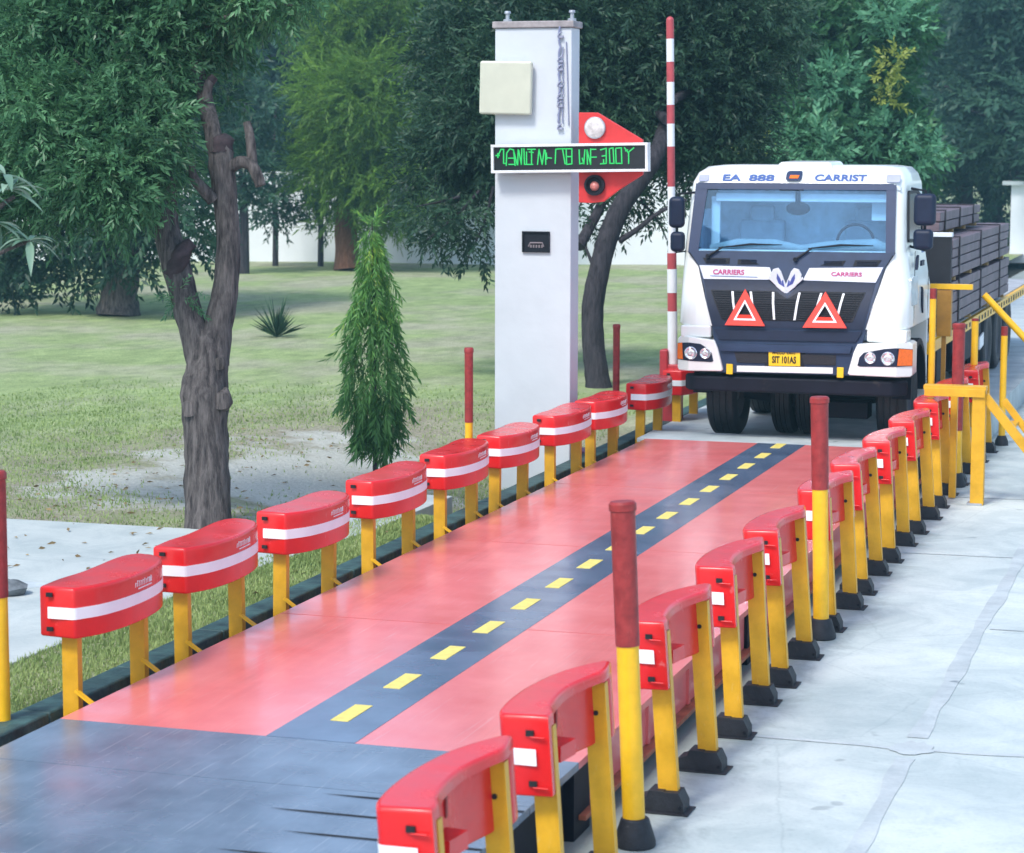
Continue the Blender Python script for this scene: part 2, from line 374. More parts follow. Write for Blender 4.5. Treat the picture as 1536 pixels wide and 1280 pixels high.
# pale slab path on the grass side
b = MB()
b.prism([(-30, -8), (-2.7, -8), (-2.7, 4.3), (-2.38, 7.2), (-2.36, 9.2), (-2.95, 9.2), (-3.05, 6.72), (-30, 6.55)], -.3, -.105)
tag(b.build('slab_path', CONCP, bevel=.01), kind='structure')
b = MB(); b.prism([(-30, 3.72), (-4.05, 3.70), (-3.62, 4.02), (-4.2, 4.12), (-30, 4.14)], -.11, -.101); tag(b.build('path_joint', CONCD), kind='structure')
# joints filled in the apron
b = MB()
def wob(x0, y0, x1, y1, wd, n, amp, seedv):
    rr = np.random.default_rng(seedv); P = []; Q = []
    L = math.hypot(x1-x0, y1-y0); dx, dy = (x1-x0)/L, (y1-y0)/L
    for i in range(n+1):
        t_ = i/n; o = amp*(math.sin(i*.45+seedv)+.6*math.sin(i*1.1+2*seedv)); ww = wd/2*(1+.16*math.sin(i*.7+seedv)+.1*math.sin(i*1.9)+.05*rr.normal())
        x, y = x0+(x1-x0)*t_-dy*o, y0+(y1-y0)*t_+dx*o
        P.append((x-dy*ww, y+dx*ww, -.396)); Q.append((x+dy*ww, y-dx*ww, -.396))
    b.add(P+Q, [(i, i+1, n+1+i+1, n+1+i) for i in range(n)])
wob(2.93, -3, 2.9, 2.1, .10, 30, .006, 1); wob(2.9, 2.6, 2.9, 26, .11, 90, .006, 2)
tag(b.build('long_joint', CONCD, smooth=0), kind='structure')
b = MB()
wob(1.75, 2.36, 2.84, 2.31, .05, 16, .006, 3); wob(2.97, 2.33, 7, 2.5, .05, 40, .012, 4); wob(1.75, 9.1, 2.83, 9.15, .03, 14, .005, 6); wob(2.97, 6.0, 7, 6.1, .03, 30, .01, 8)
wob(2.97, -.35, 7, -.55, .012, 30, .02, 9); wob(1.9, 12.6, 7, 12.9, .05, 30, .01, 10)
tag(b.build('cross_joint', CONCD, smooth=0), kind='structure')
b = MB(); rr = np.random.default_rng(5)
b.add([(2.9+math.cos(a)*.13*(1+.12*rr.normal()), 2.33+math.sin(a)*.16*(1+.12*rr.normal()), -.394) for a in np.linspace(0, 2*math.pi, 22)[:-1]], [tuple(range(21))])
tag(b.build('joint_patch', CONCD, smooth=0), kind='structure')
# raised approach beyond the deck
b = MB(); b.box((0, 30.2, -.24), (3.5, 32, .34)); tag(b.build('approach_road', CONCD), kind='structure')
# painted kerb on the grass side
KERB = mat('kerb_teal_paint', (.022, .065, .068), .6, var=.5, vscale=5, bump=.5, bscale=20, col2=(.05, .12, .11))
b = MB()
ys = np.arange(-8, 40, 1.2); 
for y in ys: b.box((-1.885, y+.6, -.33), (.2, 1.19, .5))
tag(b.build('kerb', KERB, bevel=.015), kind='structure')

# ------------------------------------------------------------------ weighbridge
def deckmat(name, c1, c2, rough, seedv=0, sc=1., scr=0, trk=False):
    m = bpy.data.materials.new(name); m.use_nodes = True; t = m.node_tree; L = t.links; b = t.nodes['Principled BSDF']
    tc = N(t, 'ShaderNodeTexCoord'); mp = N(t, 'ShaderNodeMapping'); mp.inputs['Location'].default_value = (seedv, seedv*2, 0)
    mp.inputs['Scale'].default_value = (1.2*sc, .9*sc, 1); L.new(tc.outputs['Object'], mp.inputs[0])
    n = N(t, 'ShaderNodeTexNoise'); n.inputs['Scale'].default_value = 1.6; n.inputs['Detail'].default_value = 9; n.inputs['Roughness'].default_value = .6
    L.new(mp.outputs[0], n.inputs[0])
    r = N(t, 'ShaderNodeValToRGB'); r.color_ramp.elements[0].position = .34; r.color_ramp.elements[1].position = .66
    r.color_ramp.elements[0].color = (*c1, 1); r.color_ramp.elements[1].color = (*c2, 1); L.new(n.outputs['Fac'], r.inputs[0])
    L.new(r.outputs[0], b.inputs['Base Color'])
    mp2 = N(t, 'ShaderNodeMapping'); mp2.inputs['Scale'].default_value = (.7, 1.6, 1); L.new(tc.outputs['Object'], mp2.inputs[0])
    n2 = N(t, 'ShaderNodeTexNoise'); n2.inputs['Scale'].default_value = 2.2; n2.inputs['Detail'].default_value = 6; L.new(mp2.outputs[0], n2.inputs[0])
    mr = N(t, 'ShaderNodeMapRange'); mr.inputs[1].default_value = .3; mr.inputs[2].default_value = .7; mr.inputs[3].default_value = rough-.06; mr.inputs[4].default_value = rough+.06
    L.new(n2.outputs['Fac'], mr.inputs[0]); L.new(mr.outputs[0], b.inputs['Roughness'])
    bp = N(t, 'ShaderNodeBump'); bp.inputs['Strength'].default_value = .018; bp.inputs['Distance'].default_value = .05
    L.new(n2.outputs['Fac'], bp.inputs['Height']); L.new(bp.outputs[0], b.inputs['Normal'])
    b.inputs['Specular IOR Level'].default_value = .9
    cur0 = r.outputs[0]
    if trk:
        sp = N(t, 'ShaderNodeSeparateXYZ'); L.new(tc.outputs['Object'], sp.inputs[0])
        ab = N(t, 'ShaderNodeMath', operation='ABSOLUTE'); L.new(sp.outputs[0], ab.inputs[0])
        sb = N(t, 'ShaderNodeMath', operation='SUBTRACT', i1=.93); L.new(ab.outputs[0], sb.inputs[0]); a2 = N(t, 'ShaderNodeMath', operation='ABSOLUTE'); L.new(sb.outputs[0], a2.inputs[0])
        m4 = N(t, 'ShaderNodeMapping'); m4.inputs['Scale'].default_value = (9, .5, 1); L.new(tc.outputs['Object'], m4.inputs[0])
        n4 = N(t, 'ShaderNodeTexNoise'); n4.inputs['Scale'].default_value = 1.3; n4.inputs['Detail'].default_value = 8; n4.inputs['Roughness'].default_value = .7; L.new(m4.outputs[0], n4.inputs[0])
        mr4 = N(t, 'ShaderNodeMapRange'); mr4.inputs[1].default_value = .08; mr4.inputs[2].default_value = .34; mr4.inputs[3].default_value = .22; mr4.inputs[4].default_value = 0; L.new(a2.outputs[0], mr4.inputs[0])
        r4 = N(t, 'ShaderNodeValToRGB'); r4.color_ramp.elements[0].position = .42; r4.color_ramp.elements[1].position = .7; L.new(n4.outputs['Fac'], r4.inputs[0])
        ml = N(t, 'ShaderNodeMath', operation='MULTIPLY'); L.new(mr4.outputs[0], ml.inputs[0]); L.new(r4.outputs[0], ml.inputs[1])
        x4 = N(t, 'ShaderNodeMix', data_type='RGBA'); L.new(ml.outputs[0], x4.inputs[0]); L.new(cur0, x4.inputs[6]); x4.inputs[7].default_value = (.30, .09, .085, 1); cur0 = x4.outputs[2]; L.new(cur0, b.inputs['Base Color'])
    if scr:
        cur = cur0
        for ang, sc_, p_ in ((.6, 2.2, .66), (1.15, 3.0, .70), (-.35, 1.7, .67), (1.45, 2.6, .69)):
            m3 = N(t, 'ShaderNodeMapping'); m3.inputs['Rotation'].default_value = (0, 0, ang); m3.inputs['Scale'].default_value = (34, .8, 1); L.new(tc.outputs['Object'], m3.inputs[0])
            n3 = N(t, 'ShaderNodeTexNoise'); n3.inputs['Scale'].default_value = sc_; n3.inputs['Detail'].default_value = 2; n3.inputs['Distortion'].default_value = .6; L.new(m3.outputs[0], n3.inputs[0])
            r3 = N(t, 'ShaderNodeValToRGB'); r3.color_ramp.elements[0].position = p_; r3.color_ramp.elements[1].position = p_+.05
            r3.color_ramp.elements[1].color = (scr, scr, scr, 1); L.new(n3.outputs['Fac'], r3.inputs[0])
            x3 = N(t, 'ShaderNodeMix', data_type='RGBA'); L.new(r3.outputs[0], x3.inputs[0]); L.new(cur, x3.inputs[6]); x3.inputs[7].default_value = (.6, .62, .64, 1); cur = x3.outputs[2]
        L.new(cur, b.inputs['Base Color'])
    return m
DKRED = deckmat('deck_red_paint', (.76, .17, .165), (.84, .23, .22), .2, scr=.12, trk=True)
DKBLU = deckmat('deck_blue_paint', (.075, .115, .185), (.12, .175, .265), .2, 3)
DKGRY = deckmat('deck_grey_paint', (.105, .15, .21), (.175, .24, .32), .25, 7, 1.2, .22)
DASH = mat('dash_yellow', (.80, .66, .16), .5, var=.1, vscale=18)
BEAMB = mat('rusty_flange', (.34, .10, .05), .6, var=.3, vscale=6)
SEAM = mat('plate_gap', (.012, .014, .018), .8, var=.2)

wb = thing('weighbridge', (0, 6.6, -.4), 'long red painted weighbridge deck with a blue stripe of yellow dashes', 'weighbridge')
wb_inv = Matrix.Translation((0, -6.6, .4))
def sub(o): o.location = (o.location[0], o.location[1]-6.6, o.location[2]+.4); return o
LEN = 13.17
for x in (-.8785, .8785):
    b = MB(); b.box((x, LEN/2, -.02), (1.243, LEN, .04)); sub(b.build('deck_plate', DKRED, wb))
b = MB(); b.box((0, LEN/2, -.019), (.513, LEN, .042)); st = sub(b.build('stripe', DKBLU, wb))
for y in (3.1, 6.3, 9.6):
    for x in (-.8785, .8785):
        b = MB(); b.box((x, y, .0012), (1.243, .004, .0014)); sub(b.build('plate_joint', mat('joint_line', (.56, .12, .115), .6), wb, smooth=0))
for i in range(16):
    y = .61+.8255*i-.19 + .0
    b = MB(); b.box((0, y+.19, .0035), (.105, .38, .003)); o = b.build('dash', DASH, wb, smooth=0); sub(o)
for y, l in ((-.43, .855), (-2.9, 4.07)):
    b = MB(); b.box((0, y, -.02), (3, l, .04)); sub(b.build('end_plate', DKGRY, wb))
b = MB(); b.box((-.1, LEN+.37, -.02), (3.0, .73, .04)); sub(b.build('end_plate', CONCD, wb))
for x0, x1, y in ((.46, 1.5, -.96), (.3, 1.5, -1.27), (.52, 1.5, -1.6), (.34, 1.5, -1.95), (.3, 1.5, -2.3)):
    b = MB(); b.add([(x0, y, .003), (x0+.2, y-.012, .003), (x1, y-.014, .003), (x1, y+.014, .003), (x0+.2, y+.010, .003)], [(0, 1, 2, 3, 4)]); sub(b.build('plate_gap', SEAM, wb, smooth=0))
for sx_ in (1, -1):
    b = MB(); b.box((sx_*1.46, LEN/2, -.16), (.03, LEN, .24)); 
    for k in range(13): b.box((sx_*1.483, .5+k*1.02, -.16), (.02, .05, .235))
    sub(b.build('side_beam', DKRED, wb))
    b = MB(); b.box((sx_*1.475, LEN/2, -.295), (.13, LEN, .025)); sub(b.build('lower_flange', BEAMB, wb))
for y in (.06, 4.4, 8.8, 13.0):
    b = MB(); b.box((0, y, -.21), (2.8, .2, .335)); b.box((1.4, y, -.22), (.2, .3, .36)); sub(b.build('support_beam', CHASSIS, wb))
for x, y, l in ((1.42, -.6, 1.0), (1.30, -2.8, 3.2), (-1.42, -2.6, 3.4)):
    b = MB(); b.box((x, y, -.21), (.05, l, .33)); sub(b.build('ramp_frame', CHASSIS, wb))

# ------------------------------------------------------------------ guard rails
def dense(pts, n=4):
    """Catmull-Rom through points"""
    P = [Vector((*p, 0)) for p in pts]; out = []
    for i in range(len(P)-1):
        p0 = P[max(i-1, 0)]; p1 = P[i]; p2 = P[i+1]; p3 = P[min(i+2, len(P)-1)]
        for k in range(n):
            t_ = k/n
            q = .5*((2*p1)+(p2-p0)*t_+(2*p0-5*p1+4*p2-p3)*t_*t_+(3*p1-p0-3*p2+p3)*t_**3)
            out.append((q.x, q.y))
    out.append(pts[-1]); return out
def inset(out, d):
    n = len(out); res = []
    ar = sum(out[i][0]*out[(i+1) % n][1]-out[(i+1) % n][0]*out[i][1] for i in range(n)); sg = 1 if ar > 0 else -1
    for i in range(n):
        a, p, c = Vector(out[i-1]), Vector(out[i]), Vector(out[(i+1) % n])
        e1 = (p-a).normalized() if (p-a).length > 1e-6 else Vector((1, 0)); e2 = (c-p).normalized() if (c-p).length > 1e-6 else e1
        n1 = Vector((-e1.y, e1.x))*sg; n2 = Vector((-e2.y, e2.x))*sg; m_ = (n1+n2)
        m_ = m_.normalized() if m_.length > .2 else n1
        k = min(1.6, 1/max(.35, m_.dot(n1))); res.append((p.x+m_.x*d*k, p.y+m_.y*d*k))
    return res
def loft(mb, rings, fn):
    """rings: (outline, z) bottom to top, equal counts"""
    n = len(rings[0][0]); vs = [fn(x, y, z) for o, z in rings for x, y in o]; K = len(rings)
    mb.add(vs, [tuple(reversed(range(n))), tuple(range((K-1)*n, K*n))]+[(k*n+i, k*n+(i+1) % n, (k+1)*n+(i+1) % n, (k+1)*n+i) for k in range(K-1) for i in range(n)])
def round_rings(out, z0, z1, b0, b1, seg=3):
    r_ = [(inset(out, b0*1.35), z0)]
    for k in range(seg+1):
        a = math.pi/2*k/seg; r_.append((inset(out, b0*(1-math.sin(a))), z0+b0*(1-math.cos(a))))
    for k in range(seg+1):
        a = math.pi/2*k/seg; r_.append((inset(out, b1*(1-math.cos(a))), z1-b1*(1-math.sin(a))))
    r_.append((inset(out, b1*1.35), z1)); return r_
def strip(mb, pts, z0, z1, off, fn=None):
    """thin band standing off an open plan curve, outward = left-hand normal * off"""
    n = len(pts); A = []; B = []
    for i, p in enumerate(pts):
        a = Vector(pts[max(i-1, 0)]); c = Vector(pts[min(i+1, n-1)]); d = (c-a).normalized(); nn = Vector((d.y, -d.x))
        A.append((p[0]+nn.x*off, p[1]+nn.y*off)); B.append((p[0]-nn.x*.004, p[1]-nn.y*.004))
    out = A+B[::-1]
    n2 = len(out); vs = [(x, y, z0) for x, y in out]+[(x, y, z1) for x, y in out]
    if fn: vs = [fn(*p) for p in vs]
    N_ = len(pts); fs = []
    for i in range(N_-1):
        j = n2-1-i
        fs += [(i, i+1, n2+i+1, n2+i), (j, n2+j, n2+j-1, j-1), (n2+i, n2+i+1, n2+j-1, n2+j), (i, j, j-1, i+1)]
    fs += [(0, n2, n2+n2-1, n2-1), (N_-1, N_, n2+N_, n2+N_-1)]
    mb.add(vs, fs)
def scribble(mb, x0, y0, z0, wid, hgt, seedv, fn):
    rr = np.random.default_rng(seedv); lines = []
    n = 9
    for i in range(n):
        a = x0+wid*i/n; q = wid/n*.7
        k = rr.integers(0, 4)
        h = hgt*(.75+.25*rr.random())
        lines += [[[(a, 0), (a, h)], [(a, 0), (a+q, 0)]], [[(a, 0), (a, h), (a+q, h), (a+q, 0)]], [[(a, h), (a+q, h), (a+q, h*.5), (a, h*.5), (a, 0)]], [[(a, 0), (a+q*.5, h), (a+q, 0)]]][k]
    lines.append([(x0, -hgt*.5), (x0+wid, -hgt*.5)])
    strokes(mb, lines, hgt*.2, fn)

# left side -------------------------------------------------------
Lfront = [(.235, 0.0), (.247, .004), (.256, .013)]+dense([(.263, .026), (.335, .17), (.375, .36), (.388, .58), (.375, .82), (.335, 1.03), (.27, 1.17), (.17, 1.25)], 4)
Lback = dense([(.07, 1.26), (.01, 1.17), (.0, 1.0), (.015, .72), (.02, .5), (.0, .28), (.01, .03)], 3)
def left_rail():
    t = thing('guard_rail', (0, 0, 0), 'x', 'guard rail', 'red and white guard rails on the grass side')
    b = MB(); loft(b, round_rings(Lfront+Lback, .36, .655, .016, .02), lambda x, y, z: (x, y, z)); o = b.build('bumper', RED, t, smooth=50)
    b = MB(); strip(b, [(.075, 0), (.16, 0)]+Lfront[:-1], .473, .54, .003); b.build('white_band', WHITE_TAPE, t)
    for z in (.61, .41):
        b = MB(); b.box((.085, .003, z), (.04, .012, .024)); b.build('slot', DARK, t)
    # small printed mark near the far end of the face, following the curve
    b = MB(); i = 22
    pts = Lfront
    def fn(s_, h_):
        L_ = 0
        for p, q in zip(pts[12:], pts[13:]):
            l = math.hypot(q[0]-p[0], q[1]-p[1])
            if L_+l >= s_:
                k = (s_-L_)/l; d = Vector((q[0]-p[0], q[1]-p[1])).normalized()
                return (p[0]+(q[0]-p[0])*k+d.y*.003, p[1]+(q[1]-p[1])*k-d.x*.003, .577+h_)
            L_ += l
        return (pts[-1][0], pts[-1][1], .577+h_)
    rr = np.random.default_rng(3)
    for k in range(10):
        s0 = .13+k*.026; h = .024+.014*rr.random()
        for aa, bb in [((s0, .0), (s0+.004, h)), ((s0+.004, h), (s0+.014, h*.9)), ((s0+.014, h*.9), (s0+.013, 0))][:2+int(rr.integers(0, 2))]:
            b.bar(fn(*aa), fn(*bb), .0045, .003, up=(1, 0, 0))
    b.bar(fn(.17, -.014), fn(.38, -.014), .006, .003, up=(1, 0, 0)); b.build('printed_mark', WHITE_TAPE, t, smooth=0)
    for y in (.10, 1.02):
        b = MB(); b.box((.165, y, .1), (.105, .012, .56)); b.box((.2135, y+.03, .1), (.008, .05, .56)); b.box((.1165, y+.03, .1), (.008, .05, .56))
        p = b.build('post', YEL, t, bevel=.003)
        b = MB(); b.bar((.205, y-.012, .04), (.345, y-.012, -.05), .012, .045, up=(0, -1, 0)); b.build('brace', YELB, p)
    return t
ordinal = ['nearest', 'second', 'third', 'fourth', 'fifth', 'sixth', 'seventh', 'eighth', 'ninth', 'tenth']
ly = [.39, 1.86, 3.44, 5.15, 6.83, 8.31, 10.05, 11.5, 13.56, 15.3]
lnote = ['beside the ramp plate', 'ahead of the tree trunk', 'right of the tree trunk', 'left below the weeping conical tree', 'right below the weeping conical tree',
         'at the left edge of the white pillar', 'in front of the white pillar', 'before the curved dark trunk', 'just before the truck', 'half hidden by the truck headlight']
proto = left_rail()
for i, y in enumerate(ly):
    t = proto if i == 0 else copy_tree(proto)
    t.location = (-1.85, y, -.0083*(y-.4)*.9); t.scale = (.96, .94, 1); t.rotation_euler = (R(.5*math.sin(i*2.3)), R(.5*math.sin(i*4.1)), R(1.1*math.sin(i*1.7+.4)))
    t['label'] = f'{ordinal[i]} red guard rail on the grass side, {lnote[i]}'

# right side ------------------------------------------------------
Rfront = [(-.195, 0), (-.208, .003), (-.219, .011)]+dense([(-.227, .025), (-.25, .10), (-.267, .30), (-.262, .55), (-.225, .82), (-.16, 1.03), (-.075, 1.2)], 4)
Rlid_back = dense([(-.03, 1.2), (0, 1.0), (-.03, .85), (-.068, .66), (-.07, .45), (-.045, .24), (-.005, .12), (0, .02)], 4)
Rbody_back = [(x-.07*max(0, min(1, (y-.08)/.06))*max(0, min(1, (1.12-y)/.08)), y) for x, y in Rlid_back]
ZT, ZB = .655, .285
def lean(x, y, z): return (x-.075*(z+.4)/1.05, y, z)
BX = .075   # so that the leaned top lands on x
def right_rail():
    t = thing('guard_rail', (0, 0, 0), 'x', 'guard rail', 'red guard rails on rubber feet on the concrete side')
    f2 = lambda x, y, z: lean(x+BX, y, z)
    b = MB(); A_, B_ = Rfront+Rlid_back, Rfront+Rbody_back; n_ = len(A_)
    ra = round_rings(B_, ZB, ZT-.052, .012, .0001, 3)[:-4]; rb = round_rings(A_, ZT-.052, ZT, .0001, .018, 3)[4:]
    loft(b, ra+[(B_, ZT-.0521), (A_, ZT-.052)]+rb, f2)
    b.box(f2(-.085, .42, .40), (.10, .17, .075), Matrix.Rotation(R(-8), 3, 'Z'))
    b.build('bumper', RED, t, smooth=50)
    b = MB(); strip(b, [(-.06, 0), (-.13, 0)]+Rfront[:-1], .43, .505, -.003, f2)
    b.build('white_band', WHITE_TAPE, t)
    b = MB()
    for z in (.575, .345):
        b = MB(); b.box(f2(-.085, .004, z), (.036, .012, .026)); o = b.build('slot', DARK, t)
        b = MB(); b.box(f2(-.05, .0, z-.016), (.07, .012, .008)); b.build('slot_ledge', RED, o, bevel=.003)
    for y in (.36, .58):
        b = MB(); b.box(f2(-.139, y, .50), (.012, .022, .09)); b.build('slot', DRED, t, bevel=.003)
    for y in (.10, .985):
        b = MB(); b.add([f2(x, yy, z) for z in (-.36, ZT-.065) for x, yy in ((-.115, y), (-.015, y), (-.015, y+.012), (-.115, y+.012))],
                        [(0, 1, 2, 3), (4, 5, 6, 7), (0, 1, 5, 4), (1, 2, 6, 5), (2, 3, 7, 6), (3, 0, 4, 7)])
        b.add([f2(x, yy, z) for z in (-.36, ZT-.065) for x, yy in ((-.0148, y-.001), (-.006, y-.001), (-.006, y+.055), (-.0148, y+.055))],
              [(0, 1, 2, 3), (4, 5, 6, 7), (0, 1, 5, 4), (1, 2, 6, 5), (2, 3, 7, 6), (3, 0, 4, 7)])
        p = b.build('post', YEL, t, bevel=.002)
        if y > .5:
            b = MB(); q = f2(-.06, y, .44); b.cyl((q[0], q[1]-.003, q[2]), (q[0], q[1]+.004, q[2]), .013, seg=14); b.build('bolt_hole', DARK, p)
        b = MB(); x0 = BX-.075
        b.prism([(-.155, 0), (.105, 0), (.105, .055), (.075, .115), (-.005, .115), (-.005, .12), (-.09, .12), (-.1, .085), (-.155, .07)], y-.05, y+.09, lambda a, z, yy: (x0+a, yy, -.396+z))
        b.box((x0-.02, y+.02, -.3935), (.31, .19, .007))
        bt = b.build('rubber_foot', RUB, p, bevel=.012)
        b = MB(); b.cyl((x0+.085, y-.056, -.36), (x0+.085, y-.045, -.36), .011, seg=8); b.build('bolt', BLK, bt)
    return t
ry = [-3.2, -1.66, .50, 2.2, 3.62, 5.5, 7.0, 8.53, 10.1, 11.75, 13.4, 15.3]
rnote = ['cut by the bottom edge of the photo', 'left of the big bollard', 'right of the big bollard', 'over a rusty beam flange', 'just before the second bollard', 'behind the second bollard',
         'beside the middle of the deck', 'near the far end of the deck', 'beside the truck bumper', 'under the end of the flat yellow plate', 'behind the yellow frame leg', 'farthest, below the flatbed']
ordr = ordinal+['eleventh', 'twelfth']
proto = right_rail()
for i, y in enumerate(ry):
    t = proto if i == 0 else copy_tree(proto)
    t.location = (1.82, y, 0); t.rotation_euler = (0, R(.5*math.sin(i*2.9)), R(1.1*math.sin(i*2.1+1)))
    t['label'] = f'{ordr[i]} red guard rail on the concrete side, {rnote[i]}'

# ------------------------------------------------------------------ bollards
def bollard(x, y, zb, zt, zc, label, group, leanx=0., r_=.062, boot=True, cap=True):
    t = thing('bollard', (x, y, zb), label, 'bollard', group)
    def P(z): return (leanx*(z-zb), 0, z-zb)
    b = MB(); b.cyl(P(zb), P(zc), r_*.93, seg=32); b.build('lower_pipe', YELB, t)
    b = MB(); b.cyl(P(zc), P(zt-.03), r_*1.0, r_*1.03, seg=32)
    if cap: b.tube([P(zt-.05), P(zt-.045), P(zt-.012), P(zt)], [r_*1.0, r_*1.14, r_*1.14, r_*.95], seg=32)
    b.build('upper_pipe', DRED, t)
    if boot:
        b = MB(); b.tube([(0, 0, .0), (0, 0, .03), (0, 0, .10), (0, 0, .15)], [r_*1.75, r_*1.75, r_*1.4, r_*1.15], seg=20); b.build('rubber_foot', RUB, t, bevel=.01)
    return t
G1 = 'red and yellow pipe bollards'
bollard(1.815, -.05, -.4, 1.385, .645, 'tall dark red and yellow bollard nearest the camera on the concrete side', G1, -.045)
bollard(1.83, 5.30, -.4, 1.375, .70, 'dark red and yellow bollard standing halfway along the concrete side', G1, -.025)
bollard(1.83, 13.35, -.4, 1.33, .2, 'dark red bollard rising behind the flat yellow plate', G1, 0)
bollard(-1.955, .16, -.4, 1.35, .63, 'red and yellow bollard cut by the left edge of the photo', G1, 0, .05)
bollard(-1.98, 8.55, -.4, 1.36, .68, 'slim red bollard standing left of the white pillar', G1, 0, .038)
bollard(-1.98, 13.7, -.4, 1.2, .2, 'slim red bollard standing right of the curved dark trunk', G1, 0, .038)

# ------------------------------------------------------------------ yellow frames at the right
fr = thing('yellow_frame', (2.17, 12.15, -.4), 'yellow steel frame with a flat top plate and sloping braces', 'frame')
b = MB(); b.box((0.02, 0, .575), (.13, .13, 1.15)); b.build('leg', YEL, fr, bevel=.004)
b = MB(); b.box((-.22, 0, 1.175), (.62, .16, .045)); b.box((-.22, -.083, 1.13), (.6, .012, .08)); b.build('top_plate', YEL, fr, bevel=.003)
b = MB(); b.bar((.07, 0, 1.10), (.95, 0, .03), .09, .06, up=(0, 1, 0)); b.build('brace', YEL, fr, bevel=.003)
b = MB(); b.bar((.20, .6, 1.0), (.95, .6, .03), .07, .06, up=(0, 1, 0)); b.box((.32, .45, .78), (.08, .3, .03)); b.build('brace', YEL, fr, bevel=.003)
b = MB(); b.box((.0, 0, -.0+.012), (.15, .15, .02)); b.build('foot_plate', STEEL, fr)
q = onplane(1432, 590, 1, 12.5)
b = MB(); b.box((q[0]-2.17, .35, .57), (.07, .07, 1.12)); b.build('leg', YEL, fr, bevel=.004)

def pole(u, vt, y, r_, label, zb=-.4, redlen=.11):
    p = onplane(u, vt, 1, y)
    t = thing('marker_pole', (p[0], y, zb), label, 'pole', 'slim yellow marker poles')
    b = MB(); b.cyl((0, 0, 0), (0, 0, p[2]-zb-redlen), r_, seg=20); b.build('lower_pipe', YELB, t)
    b = MB(); b.cyl((0, 0, p[2]-zb-redlen), (0, 0, p[2]-zb), r_*1.02, seg=20); b.build('red_tip', DRED, t)
    b = MB(); b.tube([(0, 0, 0), (0, 0, .05), (0, 0, .12)], [r_*2, r_*2, r_*1.2], seg=16); b.build('rubber_foot', RUB, t)
pole(1400, 433, 13.9, .036, 'slim yellow pole with red tip beside the truck cab')
pole(1507, 490, 17.0, .04, 'slim yellow pole with red tip at the right, below the sloping tube')
pole(1463, 478, 16.0, .04, 'slim yellow pole in front of the flatbed edge', redlen=.03)
pu = onplane(1415, 430, 1, 15.2)
f2_ = thing('sign_post', (pu[0], 15.2, -.4), 'ochre box post with a yellow bar across its top beside the load', 'post')
OCH = mat('ochre_panel', (.42, .2, .025), .5, var=.2, vscale=4)
b = MB(); b.box((.02, 0, pu[2]+.4-.30), (.16, .12, .52)); b.box((.02, 0, (pu[2]-.56+.4)/2), (.05, .05, pu[2]-.16)); b.build('box_panel', OCH, f2_, bevel=.004)
b = MB(); b.bar((-.15, 0, pu[2]+.4), (.33, 0, pu[2]+.4+.0), .08, .06); b.build('cross_bar', YELB, f2_, bevel=.004)
a_ = onplane(1476, 442, 1, 17.4); b_ = onplane(1560, 532, 1, 17.4)
gt = thing('sloping_tube', (b_[0]+.47, 17.4, -.4), 'yellow tube sloping down to the right edge of the photo', 'handrail')
e_ = (b_-a_)/abs(b_[2]-a_[2]); foot = a_+e_*(a_[2]+.4)
gt.location = tuple(foot)
b = MB(); b.cyl(tuple(a_-foot), (0, 0, 0), .042, seg=18); b.build('tube', YELB, gt)

# ------------------------------------------------------------------ white pillar and what hangs on it
PY = 11.9
pl = onplane(742, 400, 1, PY)[0]; pr = onplane(856, 400, 1, PY)[0]
ptop = onplane(805, 42, 1, PY)[2]
pc = (pl+pr)/2; pw = pr-pl; pd = .3
pil = thing('pillar', (pc, PY+pd/2, -.45), 'tall white painted rectangular pillar behind the left guard rails', 'pillar')
b = MB(); b.box((0, 0, (ptop+.45)/2), (pw, pd, ptop+.45)); b.build('shaft', PILLARW, pil, bevel=.012)
CAPM = mat('grey_cap', (.32, .29, .29), .7, var=.25, vscale=9)
b = MB(); b.box((0, 0, ptop+.45+.035), (pw+.05, pd+.05, .07)); b.build('cap', CAPM, pil, bevel=.012)
for u in (757, 854):
    x = onplane(u, 30, 1, PY)[0]-pc
    b = MB(); b.tube([(x, -.05, ptop+.52), (x, -.05, ptop+.545), (x, -.05, ptop+.55), (x, -.05, ptop+.6), (x, -.05, ptop+.605), (x, -.05, ptop+.63)], [.045, .045, .02, .02, .035, .03], seg=14); b.build('anchor_bolt', STEEL, pil)
b = MB(); c0 = onplane(785, 348, 1, PY); c1 = onplane(824, 378, 1, PY)
cx, cz = (c0[0]+c1[0])/2-pc, (c0[2]+c1[2])/2+.45; cw, ch = c1[0]-c0[0], c0[2]-c1[2]
b.box((cx, -pd/2-.004, cz), (cw, .012, ch)); b.build('recess', BLK, pil)
b = MB()
for s_ in (-1, 1):
    b.box((cx+s_*cw/2, -pd/2-.012, cz), (.014, .03, ch+.014)); b.box((cx, -pd/2-.012, cz+s_*ch/2), (cw-.014, .03, .014))
b.build('recess_frame', BLK, pil)
b = MB(); b.tube([(cx-.08, -pd/2-.016, cz-.05), (cx-.06, -pd/2-.016, cz-.01), (cx+.07, -pd/2-.016, cz-.01), (cx+.085, -pd/2-.016, cz-.05)], [.009]*4, seg=8)
for k in range(5): b.box((cx-.055+k*.03, -pd/2-.014, cz-.045), (.016, .01, .03))
b.build('socket_panel', mat('socket_grey', (.2, .17, .18), .5), pil)
